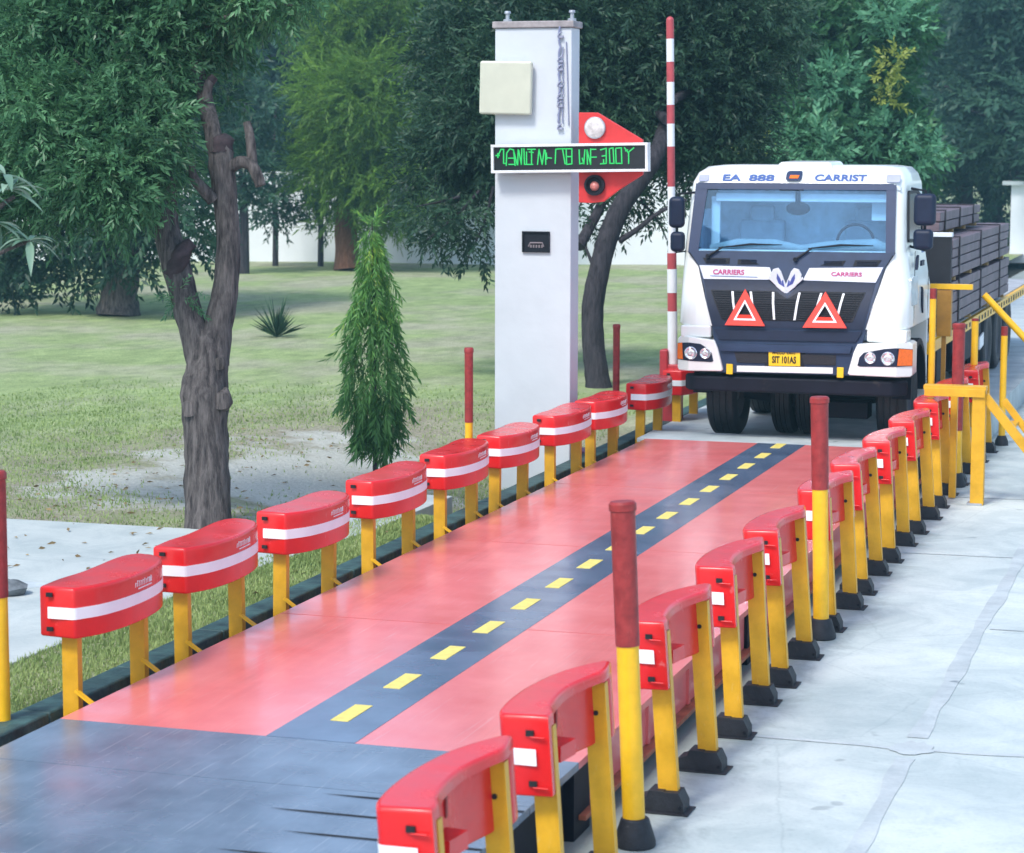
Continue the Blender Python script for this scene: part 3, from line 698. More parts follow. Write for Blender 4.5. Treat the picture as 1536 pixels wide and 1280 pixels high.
# antenna panel
a0 = onplane(718, 92, 1, PY-.12); a1 = onplane(796, 172, 1, PY-.12)
an = thing('antenna_panel', ((a0[0]+a1[0])/2, PY-.07, (a0[2]+a1[2])/2), 'square cream antenna panel mounted high on the white pillar', 'antenna panel')
aw, ah = a1[0]-a0[0], a0[2]-a1[2]
b = MB(); 
rings = [(-.02, .5), (-.05, .5), (-.075, .47)]
b.box((0, .0, 0), (aw, .07, ah), Matrix.Rotation(R(1.2), 3, 'Y')); b.build('cover', CREAM, an, bevel=.025, seg=4)
b = MB(); b.box((.08, .047, 0), (.2, .04, .2)); b.build('bracket', STEEL, an)
# conduit
cdx = onplane(840, 100, 1, PY)[0]; z0_ = onplane(846, 40, 1, PY)[2]; z1_ = onplane(846, 193, 1, PY)[2]
co = thing('conduit', (cdx, PY-.02, z1_), 'twisted grey cable conduit with clips running down the pillar', 'cable')
b = MB(); H = z0_-z1_; rr = np.random.default_rng(4)
b.tube([(rr.normal()*.006, -.003+rr.normal()*.002, H*k/30) for k in range(31)], [.011]*31, seg=8)
b.tube([(.035+rr.normal()*.004, -.001, H*(.05+.75*k/20)) for k in range(21)], [.006]*21, seg=8)
b.tube([(.10, .008, H*.03), (.085, .008, H*.5), (.07, .008, H*.85)], [.006]*3, seg=6)
b.build('cable', mat('cable_grey', (.22, .24, .36), .5, var=.2), co)
b = MB()
for f_ in (.0, .22, .3, .42, .58, .66, .9): b.box((.01, -.004, H*f_), (.06, .03, .022)); b.tube([(-.01, -.02, H*f_), (.0, -.03, H*f_+.03), (.03, -.02, H*f_+.05)], [.007]*3, seg=6)
b.build('clip', mat('clip_grey', (.30, .32, .42), .5), co)
# red lamp plate, projecting to the right
sy = PY-.06
def s2(u, v, y=sy): p = onplane(u, v, 1, y); return (p[0], p[2])
o0 = s2(869, 236)
ls = thing('signal_board', (o0[0], sy, o0[1]), 'red faceted signal board with two round lamps beside the pillar', 'signal')
out = [s2(*p) for p in [(868, 169), (896, 169), (964, 210), (964, 262), (930, 284), (905, 303), (885, 305), (868, 304)]]
b = MB(); b.prism([(x-o0[0], z-o0[1]) for x, z in out], 0, .05, lambda x, z, y: (x, y, z)); b.build('board', REDPL, ls, bevel=.006)
c = s2(893, 192); b = MB(); b.cyl((c[0]-o0[0], -.03, c[1]-o0[1]), (c[0]-o0[0], .0, c[1]-o0[1]), .112, seg=32); b.build('lamp_bezel', STEEL, ls, bevel=.006)
b = MB(); b.lathe([(-.05, .0), (-.048, .05), (-.04, .09), (-.028, .102)], (c[0]-o0[0], 0, c[1]-o0[1]), axis=1); b.build('upper_lamp', mat('lamp_white', (.62, .58, .56), .25, var=.25, vscale=18), ls)
c = s2(893, 278); b = MB(); b.lathe([(0, .106), (-.05, .106), (-.05, .085), (-.015, .07), (-.01, .0)], (c[0]-o0[0], 0, c[1]-o0[1]), axis=1); b.build('lamp_hood', BLK, ls)
b = MB(); b.lathe([(-.05, .0), (-.047, .02), (-.03, .042), (-.01, .05)], (c[0]-o0[0]-.005, 0, c[1]-o0[1]-.01), axis=1); b.build('lower_lamp', mat('lamp_pinkred', (.6, .2, .17), .2, var=.3, vscale=30), ls)
# LED message sign
LY = PY-.16
p0 = onplane(739, 219, 1, LY); p1 = onplane(970, 256, 1, LY)
lo = ((p0[0]+p1[0])/2, LY, (p0[2]+p1[2])/2)
led = thing('message_sign', lo, 'long black electronic sign showing green dot lettering, fixed across the pillar', 'display sign')
lw, lh = p1[0]-p0[0], p0[2]-p1[2]+.02
T = Matrix.Rotation(R(-.9), 3, 'Y')
def rot(p): return tuple(T @ Vector(p))
b = MB(); b.box((0, .05, 0), (lw, .09, lh), T); b.build('housing', SCREEN, led)
b = MB()
for s_ in (-1, 1):
    b.box(rot((0, .04, s_*lh/2)), (lw+.03, .12, .028), T); b.box(rot((s_*lw/2, .04, 0)), (.028, .118, lh-.026), T)
b.build('frame', mat('sign_frame', (.72, .74, .74), .4), led, bevel=.004)
GL = [[(25, 215), (60, 215)], [(45, 195), (45, 235)], [(45, 220), (75, 155), (100, 155), (100, 290), (125, 290)], [(125, 310), (130, 190), (160, 150), (195, 160), (210, 310)], [(145, 240), (195, 240)], [(150, 300), (205, 300)], [(195, 165), (230, 300)],
      [(235, 305), (240, 160)], [(245, 165), (270, 300), (275, 150)], [(295, 150), (300, 300), (380, 300)], [(320, 180), (320, 290)], [(330, 155), (405, 155)], [(345, 180), (385, 185)], [(368, 160), (368, 300)],
      [(425, 300), (440, 155), (470, 300), (490, 160)], [(500, 165), (505, 300)], [(510, 190), (515, 250)], [(515, 235), (560, 240)],
      [(595, 290), (600, 155), (650, 150)], [(620, 150), (700, 150)], [(665, 150), (690, 295)], [(700, 150), (705, 300), (755, 295), (755, 150), (705, 150)], [(705, 225), (755, 225)],
      [(825, 160), (830, 295), (870, 285)], [(855, 240), (870, 295), (880, 160)], [(905, 300), (900, 160), (935, 300), (935, 150)], [(940, 155), (985, 155)], [(940, 230), (990, 230)],
      [(1030, 160), (1085, 145), (1085, 290), (1030, 295)], [(1045, 220), (1085, 215)], [(1060, 255), (1060, 295)], [(1120, 290), (1115, 150), (1150, 140), (1160, 290), (1120, 290)], [(1175, 150), (1180, 290), (1235, 290), (1230, 140), (1180, 145)],
      [(1260, 140), (1295, 185), (1350, 140)], [(1270, 170), (1290, 160)], [(1300, 180), (1300, 290)]]
def gfn(a, h):
    p = onplane(740+a*.15625, 200+h*.15625, 1, LY)
    return (p[0]-lo[0], -.004, p[2]-lo[2])
b = MB(); strokes(b, GL, .012, gfn, .006); b.build('lettering', LED, led, smooth=0)

# ------------------------------------------------------------------ boom barrier pole
BY = 15.6
bt_ = onplane(1005, 30, 1, BY); bb_ = onplane(1009, 545, 1, BY)
bo = thing('boom_barrier', (bb_[0], BY, -.4), 'raised boom barrier pole in red and white bands left of the truck', 'boom barrier')
WBOOM = mat('boom_white', (.74, .76, .78), .45, var=.06); RBOOM = mat('boom_red', (.42, .06, .07), .5, var=.15)
b = MB(); vv = [30, 58, 92, 122, 156, 184, 218, 250, 278]
def BP(v):
    t_ = (v-30)/(545-30); p = bt_+(bb_-bt_)*t_; return (p[0]-bb_[0], 0, p[2]+.4)
zs = [30, 58, 92, 122, 156, 184, 218, 278, 378, 402, 438, 466, 555]
for i in range(len(zs)-1):
    if i % 2 == 1: b.cyl(BP(zs[i]), BP(zs[i+1]), .058 if zs[i] > 300 else .045, seg=18)
b.build('white_band', WBOOM, bo)
b = MB()
for i in range(len(zs)-1):
    if i % 2 == 0: b.cyl(BP(zs[i]), BP(zs[i+1]), .056 if zs[i] > 300 else .0455, seg=18)
b.tube([BP(30), BP(27), BP(25)], [.0455, .035, .012], seg=18); b.build('red_band', RBOOM, bo)
b = MB(); b.box((-.09, 0, .92), (.10, .2, .5)); b.box((0, 0, .95), (.2, .16, .09)); b.box((-.02, .05, .33), (.22, .3, .66)); b.build('pivot_housing', mat('pivot_red', (.4, .03, .04), .5), bo, bevel=.02)
# junction box behind the left rails
jb = onplane(900, 660, 2, -.2)
jx = onplane(900, 655, 1, 13.2)
j = thing('cable_box', (jx[0]-.15, 13.2, -.45), 'low black cable box with a mauve lid behind the eighth rail', 'box')
b = MB(); b.box((0, 0, .12), (.42, .3, .24)); b.build('body', BLK, j, bevel=.01)
b = MB(); b.box((0, 0, .27), (.44, .32, .06)); b.build('lid', mat('mauve_lid', (.22, .10, .20), .6), j, bevel=.01)

# ------------------------------------------------------------------ truck
YF, TX = 13.3, .08
KN = [.3, 1.0, 1.5, 1.62, 2.0, 2.4, 2.65, 2.78, 2.88, 2.96]
KY = [0, 0, .06, .12, .225, .34, .42, .46, .55, .75]
def prof(z): return float(np.interp(z, KN, KY))
tr = thing('truck', (TX, YF, -.07), 'white flatbed truck with navy grille facing the camera at the end of the deck', 'truck')
def W(x, y, z): return (x-TX, y-YF, z+.07)
# cab shell, rings of horizontal section; the front column between x=-1.0..1.0 is open at the windscreen
def ring(hw, z, ry_=1.85, cr=.22, rc=.07, yo=0.):
    y0 = prof(z)+yo; P = []; cx_ = float(np.interp(z, [1.6, 2.1], [-.04, -.08]))
    xs = [-hw+cr, -hw+cr+.001, 0, hw-cr-.001, hw-cr]
    for x in xs: P.append((x, y0, z))
    for k in range(1, 7):
        a = k/6*math.pi/2; P.append((hw-cr+cr*math.sin(a), y0+cr*(1-math.cos(a)), z))
    P.append((hw, y0+.55, z)); P.append((hw, ry_-rc, z)); P.append((hw-rc, ry_, z)); P.append((0, ry_, z)); P.append((-hw+rc, ry_, z)); P.append((-hw, ry_-rc, z)); P.append((-hw, y0+.55, z))
    for k in range(6, 0, -1):
        a = k/6*math.pi/2; P.append((-hw+cr-cr*math.sin(a), y0+cr*(1-math.cos(a)), z))
    return [(x+cx_, y, z_) for x, y, z_ in P]
zl = [(1.24, 1.235), (1.26, 1.255), (1.5, 1.25), (1.62, 1.255), (2.03, 1.22), (2.06, 1.205), (2.4, 1.19), (2.745, 1.175), (2.78, 1.17), (2.88, 1.13), (2.945, 1.06), (2.965, .9)]
b = MB(); rings = [ring(hw, z, cr=(.22 if z < 2.05 else .17)) for z, hw in zl]; n = len(rings[0]); vs = [(p[0], p[1], p[2]+.07) for r_ in rings for p in r_]; fs = []
for i in range(len(rings)-1):
    for k in range(n):
        if 2.04 < zl[i][0] < 2.74 and k in (1, 2): continue
        fs.append((i*n+k, i*n+(k+1) % n, (i+1)*n+(k+1) % n, (i+1)*n+k))
fs.append(tuple((len(rings)-1)*n+k for k in range(n))); fs.append(tuple(reversed(range(n))))
b.add(vs, fs); cab = b.build('cab', WPAINT, tr, smooth=35)
def fpanel(name, out, d, th, m, parent=tr, bevel=.0, mirror=False):
    """panel that follows the front profile: outline in world x,z"""
    me = bpy.data.meshes.new(name); bm = bmesh.new()
    f = bm.faces.new([bm.verts.new((x-TX, 0, z)) for x, z in out])
    for k in KN[1:-1]:
        bmesh.ops.bisect_plane(bm, geom=bm.verts[:]+bm.edges[:]+bm.faces[:], plane_co=(0, 0, k), plane_no=(0, 0, 1))
    ex = bmesh.ops.extrude_face_region(bm, geom=bm.faces[:]); top = [v for v in ex['geom'] if isinstance(v, bmesh.types.BMVert)]
    ts = set(top)
    for v in bm.verts: v.co = (v.co.x, prof(v.co.z)-d-(0 if v not in ts else th), v.co.z+.07)
    bmesh.ops.recalc_face_normals(bm, faces=bm.faces); bm.to_mesh(me); bm.free()
    me.materials.append(m); me.polygons.foreach_set('use_smooth', [True]*len(me.polygons)); me.set_sharp_from_angle(angle=R(30))
    o = bpy.data.objects.new(name, me); C.objects.link(o); o.parent = parent
    if bevel:
        q = o.modifiers.new('bevel', 'BEVEL'); q.width = bevel; q.segments = 2; q.limit_method = 'ANGLE'; q.angle_limit = R(40)
    return o
def rrect(x0, x1, z0, z1, r_, n_=5):
    P = []
    for cx_, cz_, a0_ in ((x1-r_, z0+r_, -90), (x1-r_, z1-r_, 0), (x0+r_, z1-r_, 90), (x0+r_, z0+r_, 180)):
        for k in range(n_+1):
            a = R(a0_+90*k/n_); P.append((cx_+r_*math.cos(a), cz_+r_*math.sin(a)))
    return P
# windscreen surround as four frame bars with rounded look
SUR = mat('windscreen_rubber', (.022, .04, .095), .45, var=.1, spec=.35)
fpanel('windscreen_surround', [(-1.13, 2.02), (-1.02, 2.02), (-.965, 2.75), (-1.10, 2.765)], .004, .02, SUR)
fpanel('windscreen_surround', [(1.02, 2.02), (1.115, 2.02), (1.085, 2.765), (.98, 2.75)], .004, .02, SUR)
fpanel('windscreen_surround', [(-1.10, 2.705), (1.075, 2.705), (1.055, 2.775), (-1.08, 2.775)], .007, .02, SUR)
# interior
INT = mat('cab_interior', (.60, .70, .78), .8, var=.15); INTL = mat('cab_light_trim', (.78, .86, .9), .7, var=.05)
b = MB(); b.box((0, 1.2, 2.42), (2.2, .03, .75)); b.box((0, .85, 2.04), (2.2, .8, .03)); b.box((0, .95, 2.79), (2.1, 1.0, .03)); b.box((-1.13, .8, 2.3), (.02, .7, .5)); ii = b.build('interior', INT, tr)
for x in (-.55, .62):
    b = MB(); b.box((x, 1.02, 2.22), (.5, .16, .42)); b.box((x, 1.0, 2.50), (.27, .12, .18)); b.build('seat', mat('seat_cloth', (.33, .40, .47), .9), tr, bevel=.04, seg=3)
b = MB(); b.box((-.02, .50, 2.685), (1.9, .02, .09)); b.box((.86, .62, 2.56), (.28, .03, .24)); b.box((-.98, .55, 2.42), (.10, .03, .55)); b.build('sun_visor', INTL, tr, bevel=.01)
b = MB(); b.tube([(-1.0, .40, 2.12), (-.7, .40, 2.17), (-.3, .40, 2.17), (0, .40, 2.13), (.3, .40, 2.16), (.8, .40, 2.18), (1.0, .40, 2.12)], [.05, .07, .07, .05, .07, .08, .05], seg=12); b.build('dashboard', mat('dash_trim', (.30, .37, .40), .7), tr)
b = MB(); b.lathe([(-.014, .20), (0, .215), (.014, .20), (0, .185), (-.014, .20)], (.55, .62, 2.2), axis=1, seg=32); b.build('steering_wheel', BLK, tr)
def glassmat():
    m = bpy.data.materials.new('windscreen_glass'); m.use_nodes = True; t = m.node_tree; L = t.links
    for n_ in list(t.nodes):
        if n_.type == 'BSDF_PRINCIPLED': t.nodes.remove(n_)
    tp = N(t, 'ShaderNodeBsdfTransparent'); tp.inputs[0].default_value = (.74, .89, .98, 1)
    gl = N(t, 'ShaderNodeBsdfGlossy'); gl.inputs[0].default_value = (.55, .78, 1, 1); gl.inputs['Roughness'].default_value = .04
    mx = N(t, 'ShaderNodeMixShader', i0=.06); L.new(tp.outputs[0], mx.inputs[1]); L.new(gl.outputs[0], mx.inputs[2]); L.new(mx.outputs[0], t.nodes['Material Output'].inputs[0])
    return m
GLASS = glassmat()
fpanel('windscreen', [(-1.04, 2.045), (1.05, 2.045), (1.0, 2.72), (-.99, 2.72)], .003, .006, GLASS)
# lower dark area under the screen, side white cheeks, bands, grille
fpanel('front_panel', [(-1.0, 1.88), (-.80, 1.22), (.84, 1.23), (1.02, 1.89), (1.11, 2.05), (-1.12, 2.04)], .006, .02, NAVY2)
fpanel('name_band', [(-.99, 1.885), (-.93, 1.74), (-.16, 1.745), (-.215, 1.875)], .027, .012, GREYB)
fpanel('name_band', [(1.005, 1.895), (.935, 1.735), (.155, 1.745), (.215, 1.875)], .027, .012, GREYB)
fpanel('grille_surround', [(-.93, 1.735), (-.80, 1.235), (.83, 1.24), (.93, 1.73), (.15, 1.74), (0, 1.56), (-.15, 1.74)], .027, .006, NAVY)
MESHM = mat('grille_mesh', (.012, .013, .018), .55, var=.3, vscale=60, bump=.6, bscale=120)
gpan = fpanel('grille', [(-.845, 1.625), (-.70, 1.31), (.715, 1.315), (.835, 1.63), (.13, 1.63), (0, 1.545), (-.13, 1.625)], .034, .004, MESHM)
b = MB()
for k in range(13):
    z = 1.325+k*.0235; L_ = np.interp(z, [1.31, 1.63], [.69, .83])
    if z > 1.54: b.box((-(L_+.14)/2-TX, prof(z)-.041, z+.07), (L_-.14, .008, .007)); b.box(((L_+.14)/2-TX, prof(z)-.041, z+.07), (L_-.14, .008, .007))
    else: b.box((-TX, prof(z)-.041, z+.07), (2*L_, .008, .007))
b.build('grille_bars', BLK, tr, smooth=0)
STW = mat('grille_strip_white', (.72, .74, .76), .4)
for xa, xb in ((-.60, -.545), (-.40, -.33), (-.155, -.125), (.13, .095), (.365, .30), (.605, .545)):
    fpanel('grille_strip', [(xb-.012, 1.325), (xb+.012, 1.325), (xa+.012, 1.615), (xa-.012, 1.615)], .045, .01, STW)
# emblem: oval of two lobes over a V
EM = mat('emblem_silver', (.72, .75, .80), .25, metal=.3, var=.1); EMB = mat('emblem_blue', (.05, .07, .28), .4)
em = thing('x', (0, 0, 0), None, None); em.name = 'emblem'; em.parent = tr; em.location = (-.025-TX, prof(1.74)-.05, 1.74+.07)
def ez(x, y, z): return (x, y, z)
H_ = [(.0, -.15), (.10, -.07), (.155, .0), (.17, .065), (.14, .12), (.085, .135), (.055, .10), (.03, .035)]
b = MB(); b.prism(H_+[(0, -.04)]+[(-x, z) for x, z in H_[:0:-1]], -.015, .012, lambda x, z, y: (x, y, z)); b.build('shield', EM, em, bevel=.004)
for s_ in (-1, 1):
    for al in ([(.035, -.055), (.075, -.035), (.10, .02), (.095, .075), (.06, .02)], [(.012, -.07), (.035, -.06), (.045, -.01), (.03, .01)]):
        b = MB(); b.prism([(s_*x, z) for x, z in al], -.018, -.01, lambda x, z, y: (x, y, z)); b.build('blue_inlay', EMB, em)
b = MB(); b.prism([(0, -.155), (.19, .02), (.18, .045), (.0, -.115), (-.18, .045), (-.19, .02)], -.016, -.002, lambda x, z, y: (x, y, z)); b.build('chevron', EM, em, bevel=.003)
# shut lines along the white cheeks
for ln in ([(-1.13, 2.03), (-1.0, 1.88), (-.90, 1.55), (-.80, 1.235)], [(1.115, 2.05), (1.02, 1.89), (.93, 1.58), (.84, 1.24)]):
    b = MB()
    for (xa, za), (xb, zb) in zip(ln[:-1], ln[1:]): b.bar((xa-TX, prof(za)-.006, za+.07), (xb-TX, prof(zb)-.006, zb+.07), .014, .02, up=(0, -1, 0))
    b.build('panel_gap', DARK, tr, smooth=0)
# air vents
for pts in ([(-.96, 1.965), (-.66, 1.965), (-.66, 1.905), (-.92, 1.905)], [(-.57, 1.955), (-.47, 1.955), (-.33, 1.905), (-.57, 1.9)], [(.33, 1.905), (.47, 1.95), (.6, 1.96), (.57, 1.905)], [(.68, 1.905), (.70, 1.965), (.98, 1.97), (.94, 1.905)]):
    o = fpanel('air_vent', pts, .027, .006, BLK)
    xs_ = [p[0] for p in pts]; b = MB()
    for z in (1.918, 1.934, 1.95): b.box(((min(xs_)+max(xs_))/2-TX, prof(z)-.036, z+.07), ((max(xs_)-min(xs_))*.72, .01, .005))
    b.build('vent_slat', NAVY, o, smooth=0)
# wipers
for pts in ([(-.90, 1.985), (-.74, 2.085)], [(.06, 1.965), (.24, 2.09)]):
    b = MB(); A, B = [Vector((x-TX, prof(z)-.05, z+.07)) for x, z in pts]; b.tube([A, B], [.013, .009], seg=8)
    e = B+Vector((.64, .045, .03)); s0 = B+Vector((-.05, 0, -.01)); b.tube([s0, (s0+e)/2+Vector((0, -.01, .022)), e], [.007, .013, .004], seg=8); b.cyl(A+Vector((0, .03, 0)), A-Vector((0, .02, 0)), .022, seg=12)
    b.build('wiper', BLK, tr)
# inner mirror behind the glass
b = MB(); b.lathe([(-.012, 0), (-.01, .10), (0, .118), (.01, .10), (.012, 0)], (0, 0, 0), axis=1, seg=28); o = b.build('inner_mirror', BLK, tr); o.scale = (1.12, 1, .62); o.location = (.02-TX, prof(2.49)+.12, 2.50+.07)
b = MB(); b.box((.02-TX, prof(2.62)+.06, 2.62+.07), (.05, .03, .16)); b.box((-.05-TX, prof(2.69)+.035, 2.70+.07), (.26, .03, .025)); b.build('mirror_stem', BLK, tr)
# roof pod, marker lamp and writing on the visor board
b = MB(); b.add([(x, y, z) for x, y, z in ((-.36, .62, 2.96), (.30, .62, 2.96), (.25, .70, 3.07), (-.31, .70, 3.07), (-.36, 1.5, 2.98), (.30, 1.5, 2.98), (.25, 1.4, 3.08), (-.31, 1.4, 3.08))], [(0, 1, 2, 3), (4, 7, 6, 5), (0, 4, 5, 1), (1, 5, 6, 2), (2, 6, 7, 3), (3, 7, 4, 0)])
b.build('roof_pod', WPAINT, tr, bevel=.03, seg=3)
fpanel('marker_lamp', rrect(-.115, .055, 2.80, 2.905, .03), .004, .035, SUR, bevel=.008); fpanel('marker_lens', [(-.075, 2.825), (.02, 2.825), (.03, 2.86), (-.07, 2.86)], .04, .006, AMBER)
LAV = mat('lavender_lens', (.36, .38, .52), .3)
fpanel('corner_lamp', rrect(-1.08, -.97, 2.79, 2.86, .015), .004, .014, LAV); fpanel('corner_lamp', rrect(.97, 1.12, 2.79, 2.87, .015), .004, .014, LAV)
vr = (math.pi/2-math.atan2(.55-.46, .10), 0, 0)
def vtext(s, x, z, size, wide, m, name='lettering'):
    sl_ = (prof(z+.04)-prof(z-.04))/.08
    return text(name, s, size, m, tr, (x-TX, prof(z)-.012, z+.07), (math.pi/2-math.atan(sl_), 0, 0), wide)
vtext('EA', -.72, 2.825, .125, 1.4, BLUEP); vtext('888', -.385, 2.825, .125, 1.5, BLUEP); vtext('CARRIST', .475, 2.83, .125, 1.15, BLUEP)
vtext('CARRIERS', -.66, 1.815, .075, 1.05, MAGENTA).location[1] -= .032
vtext('CARRIERS', .62, 1.815, .06, 1.25, MAGENTA).location[1] -= .032
b = MB(); b.bar((-.86-TX, prof(1.775)-.043, 1.775+.07), (-.34-TX, prof(1.77)-.043, 1.77+.07), .004, .008, up=(0, -1, 0)); b.build('underline', BLUEP, tr)
# lower front: headlamp pods, bumper, plate
fpanel('lower_panel', [(-.80, 1.23), (-.74, .74), (.74, .75), (.86, 1.24)], -.03, .05, NAVY2)
fpanel('step_bar', [(-.78, 1.21), (-.72, 1.10), (.76, 1.11), (.82, 1.215)], -.02, .06, NAVY)
fpanel('step_bar', [(-.72, 1.055), (-.7, .975), (.7, .985), (.72, 1.06)], -.02, .07, NAVY2)
for s_, xo, xi in ((-1, -1.20, -.67), (1, 1.345, .68)):
    yf = lambda x: -.05+max(0., (.15-abs(x-xo))/.15)*.13
    def pod(name, out, d, th, m, parent, bevel=.0, cr=None):
        me = bpy.data.meshes.new(name); bm = bmesh.new(); bm.faces.new([bm.verts.new((x, 0, z)) for x, z in out])
        bmesh.ops.bisect_plane(bm, geom=bm.verts[:]+bm.edges[:]+bm.faces[:], plane_co=(xo-s_*.15, 0, 0), plane_no=(1, 0, 0))
        ex = bmesh.ops.extrude_face_region(bm, geom=bm.faces[:]); ts = {v for v in ex['geom'] if isinstance(v, bmesh.types.BMVert)}
        for v in bm.verts: v.co = (v.co.x-TX, yf(v.co.x)-d+(th if v not in ts else 0), v.co.z+.07)
        bmesh.ops.recalc_face_normals(bm, faces=bm.faces); bm.to_mesh(me); bm.free(); me.materials.append(m)
        me.polygons.foreach_set('use_smooth', [True]*len(me.polygons)); me.set_sharp_from_angle(angle=R(35))
        o = bpy.data.objects.new(name, me); C.objects.link(o); o.parent = parent
        if bevel: q = o.modifiers.new('bevel', 'BEVEL'); q.width = bevel; q.segments = 3; q.limit_method = 'ANGLE'; q.angle_limit = R(60)
        return o
    o1 = [(xo, 1.09), (xo-s_*.03, 1.115), (xo-s_*.12, 1.125), (xi+s_*.10, 1.09), (xi+s_*.06, 1.0), (xi, .775), (xi+s_*.02, .755), (xo-s_*.02, .745), (xo, .77)]
    p_ = pod('headlamp_pod', o1, 0, .34, WPAINT, tr, .012)
    b = MB(); b.box(((xo*.60+xi*.40)-TX, .16, 1.175+.07), (abs(xo-xi)*.64, .3, .13)); b.build('cab_corner', WPAINT, tr, bevel=.02)
    ho = pod('headlamp', [(xo+s_*.001, 1.04), (xo-s_*.15, 1.058), (xo-s_*.28, 1.045), (xi+s_*.17, 1.0), (xi+s_*.125, .95), (xi+s_*.105, .862), (xi+s_*.13, .852), (xo+s_*.001, .862)], .006, .03, NAVY, p_)
    if s_ < 0: L2 = ((xo+.175, .07), (xo+.335, .062))
    else: L2 = ((xo-.24, .073), (xo-.425, .064))
    for xx, rr_ in L2:
        b = MB(); b.lathe([(-.064, .0), (-.068, rr_*.35), (-.062, rr_*.6), (-.066, rr_*.62), (-.073, rr_*.86), (-.062, rr_), (-.03, rr_)], (xx-TX, 0, .945+.07), axis=1, seg=28); b.build('lamp', CHROME, ho)
    wi = .06 if s_ < 0 else .125
    pod('indicator', [(xo+s_*.002, 1.035), (xo-s_*wi, 1.05), (xo-s_*(wi+.015), .87), (xo+s_*.002, .868)], .014, .03, AMBER, ho)
for xa, xb in ((-.55, -.19), (.18, .55)):
    fpanel('lower_grille', [(xa, .965), (xa+.03, .855), (xb-.0, .855), (xb, .965)], .022, .01, MESHM)
fpanel('plate_recess', [(-.22, 1.06), (-.215, .815), (.215, .82), (.225, 1.06)], .022, .008, BLK)
np_ = fpanel('number_plate', [(-.175, 1.025), (-.17, .83), (.17, .835), (.165, 1.03)], .032, .008, PLATEY)
fpanel('plate_strip', [(-.175, 1.026), (-.174, .992), (.167, .996), (.165, 1.03)], .041, .002, TREDP, np_)
text('lettering', 'SIT 101AS', .1, BLK, np_, (-.005-TX, -.0435, .895+.07), (math.pi/2, 0, 0), .62, .001)
text('lettering', 'M-LCO VA-IT', .055, BLK, np_, (-.005-TX, -.0435, .975+.07), (math.pi/2, 0, 0), .8, .001)
fpanel('white_strip', [(-.52, .82), (-.52, .755), (.52, .765), (.52, .83)], .022, .012, WPAINT)
for x in (-.60, .60): fpanel('reflector', rrect(x-.035, x+.035, .725, .835, .006), .022, .016, PLATEY, bevel=.003)
b = MB(); b.prism([(-1.23, .22), (-1.16, .06), (-1.08, .0), (1.06, .0), (1.14, .06), (1.21, .22), (1.1, .3), (-1.1, .3)], .60, .77, None); b.build('bumper', CHASSIS, tr, bevel=.03, seg=3)
b = MB(); b.box((0, .25, .69+.0), (2.2, .4, .16)); b.box((.45, .9, .36), (.5, .3, .18)); b.box((0, 1.3, .62), (1.1, .3, .3)); b.box((-.42, 5, .78), (.1, 9, .28)); b.box((.42, 5, .78), (.1, 9, .28)); b.build('chassis', CHASSIS, tr, bevel=.01)
b = MB(); b.tube([(-.75, 1.15, .48), (0, 1.15, .40), (.75, 1.15, .48)], [.07, .09, .07], seg=10); b.build('axle', CHASSIS, tr)
# door, window and side details on the right
SX = 1.224
b = MB()
DWIN = [(.52, 2.17), (1.62, 2.13), (1.57, 2.62), (1.3, 2.68), (.64, 2.68)]
b.prism([(y, z+.07) for y, z in DWIN], 1.02, 1.135, lambda y, z, x: (x-(.024 if z > 2.5 else 0)-.0, y, z)); b.build('side_window', mat('side_glass', (.015, .02, .03), .08, var=.1), tr)
b = MB()
for a, c in zip(DWIN, DWIN[1:]+DWIN[:1]):
    fx = lambda z: 1.135-(.024 if z > 2.43 else 0)
    b.bar((fx(a[1]), a[0], a[1]+.07), (fx(c[1]), c[0], c[1]+.07), .035, .02, up=(1, 0, 0))
b.build('window_frame', BLK, tr)
for y in (.50, 1.62):
    b = MB(); b.box((SX-.012, y, 1.73), (.006, .008, .8)); b.build('door_gap', DARK, tr)
b = MB(); b.box((SX, 1.0, 1.98), (.025, .2, .06)); b.prism([(.58, 1.92), (.66, 1.95), (.68, 2.08), (.60, 2.06)], SX-.02, SX+.008, lambda y, z, x: (x, y, z)); b.prism([(1.02, 1.72), (1.1, 1.68), (1.12, 1.42), (1.05, 1.50)], SX-.02, SX+.01, lambda y, z, x: (x, y, z)); b.build('door_handle', NAVY, tr, bevel=.005)
b = MB(); b.prism(rrect(.30, .60, 1.55, 1.86, .06), SX-.08, SX+.004, lambda y, z, x: (x+.012-max(0, .42-y)*.25, y, z)); b.build('side_lamp', mat('side_lens', (.42, .50, .52), .15, var=.2), tr, bevel=.008)
text('lettering', 'CCIII', .12, BLUEP, tr, (SX-.008, 1.1, 2.13), (math.pi/2, 0, math.pi/2), 1.0)
b = MB(); N2 = 14
arch = [(1.1+.62*math.cos(math.pi*k/N2), .78+.62*math.sin(math.pi*k/N2)) for k in range(N2+1)]
inner = [(1.1+.55*math.cos(math.pi*k/N2), .78+.55*math.sin(math.pi*k/N2)) for k in range(N2+1)]
for xo_ in (1.0, -1.2):
    b = MB(); b.prism(arch+inner[::-1], xo_, xo_+.2, lambda y, z, x: (x, y, z-.25)); b.build('wheel_arch', CHASSIS, tr, smooth=40)
for x in (1.08, -1.14):
    b = MB(); b.box((x, 1.80, .98), (.22, .06, 1.4)); b.build('mudguard', WPAINT, tr, bevel=.01)
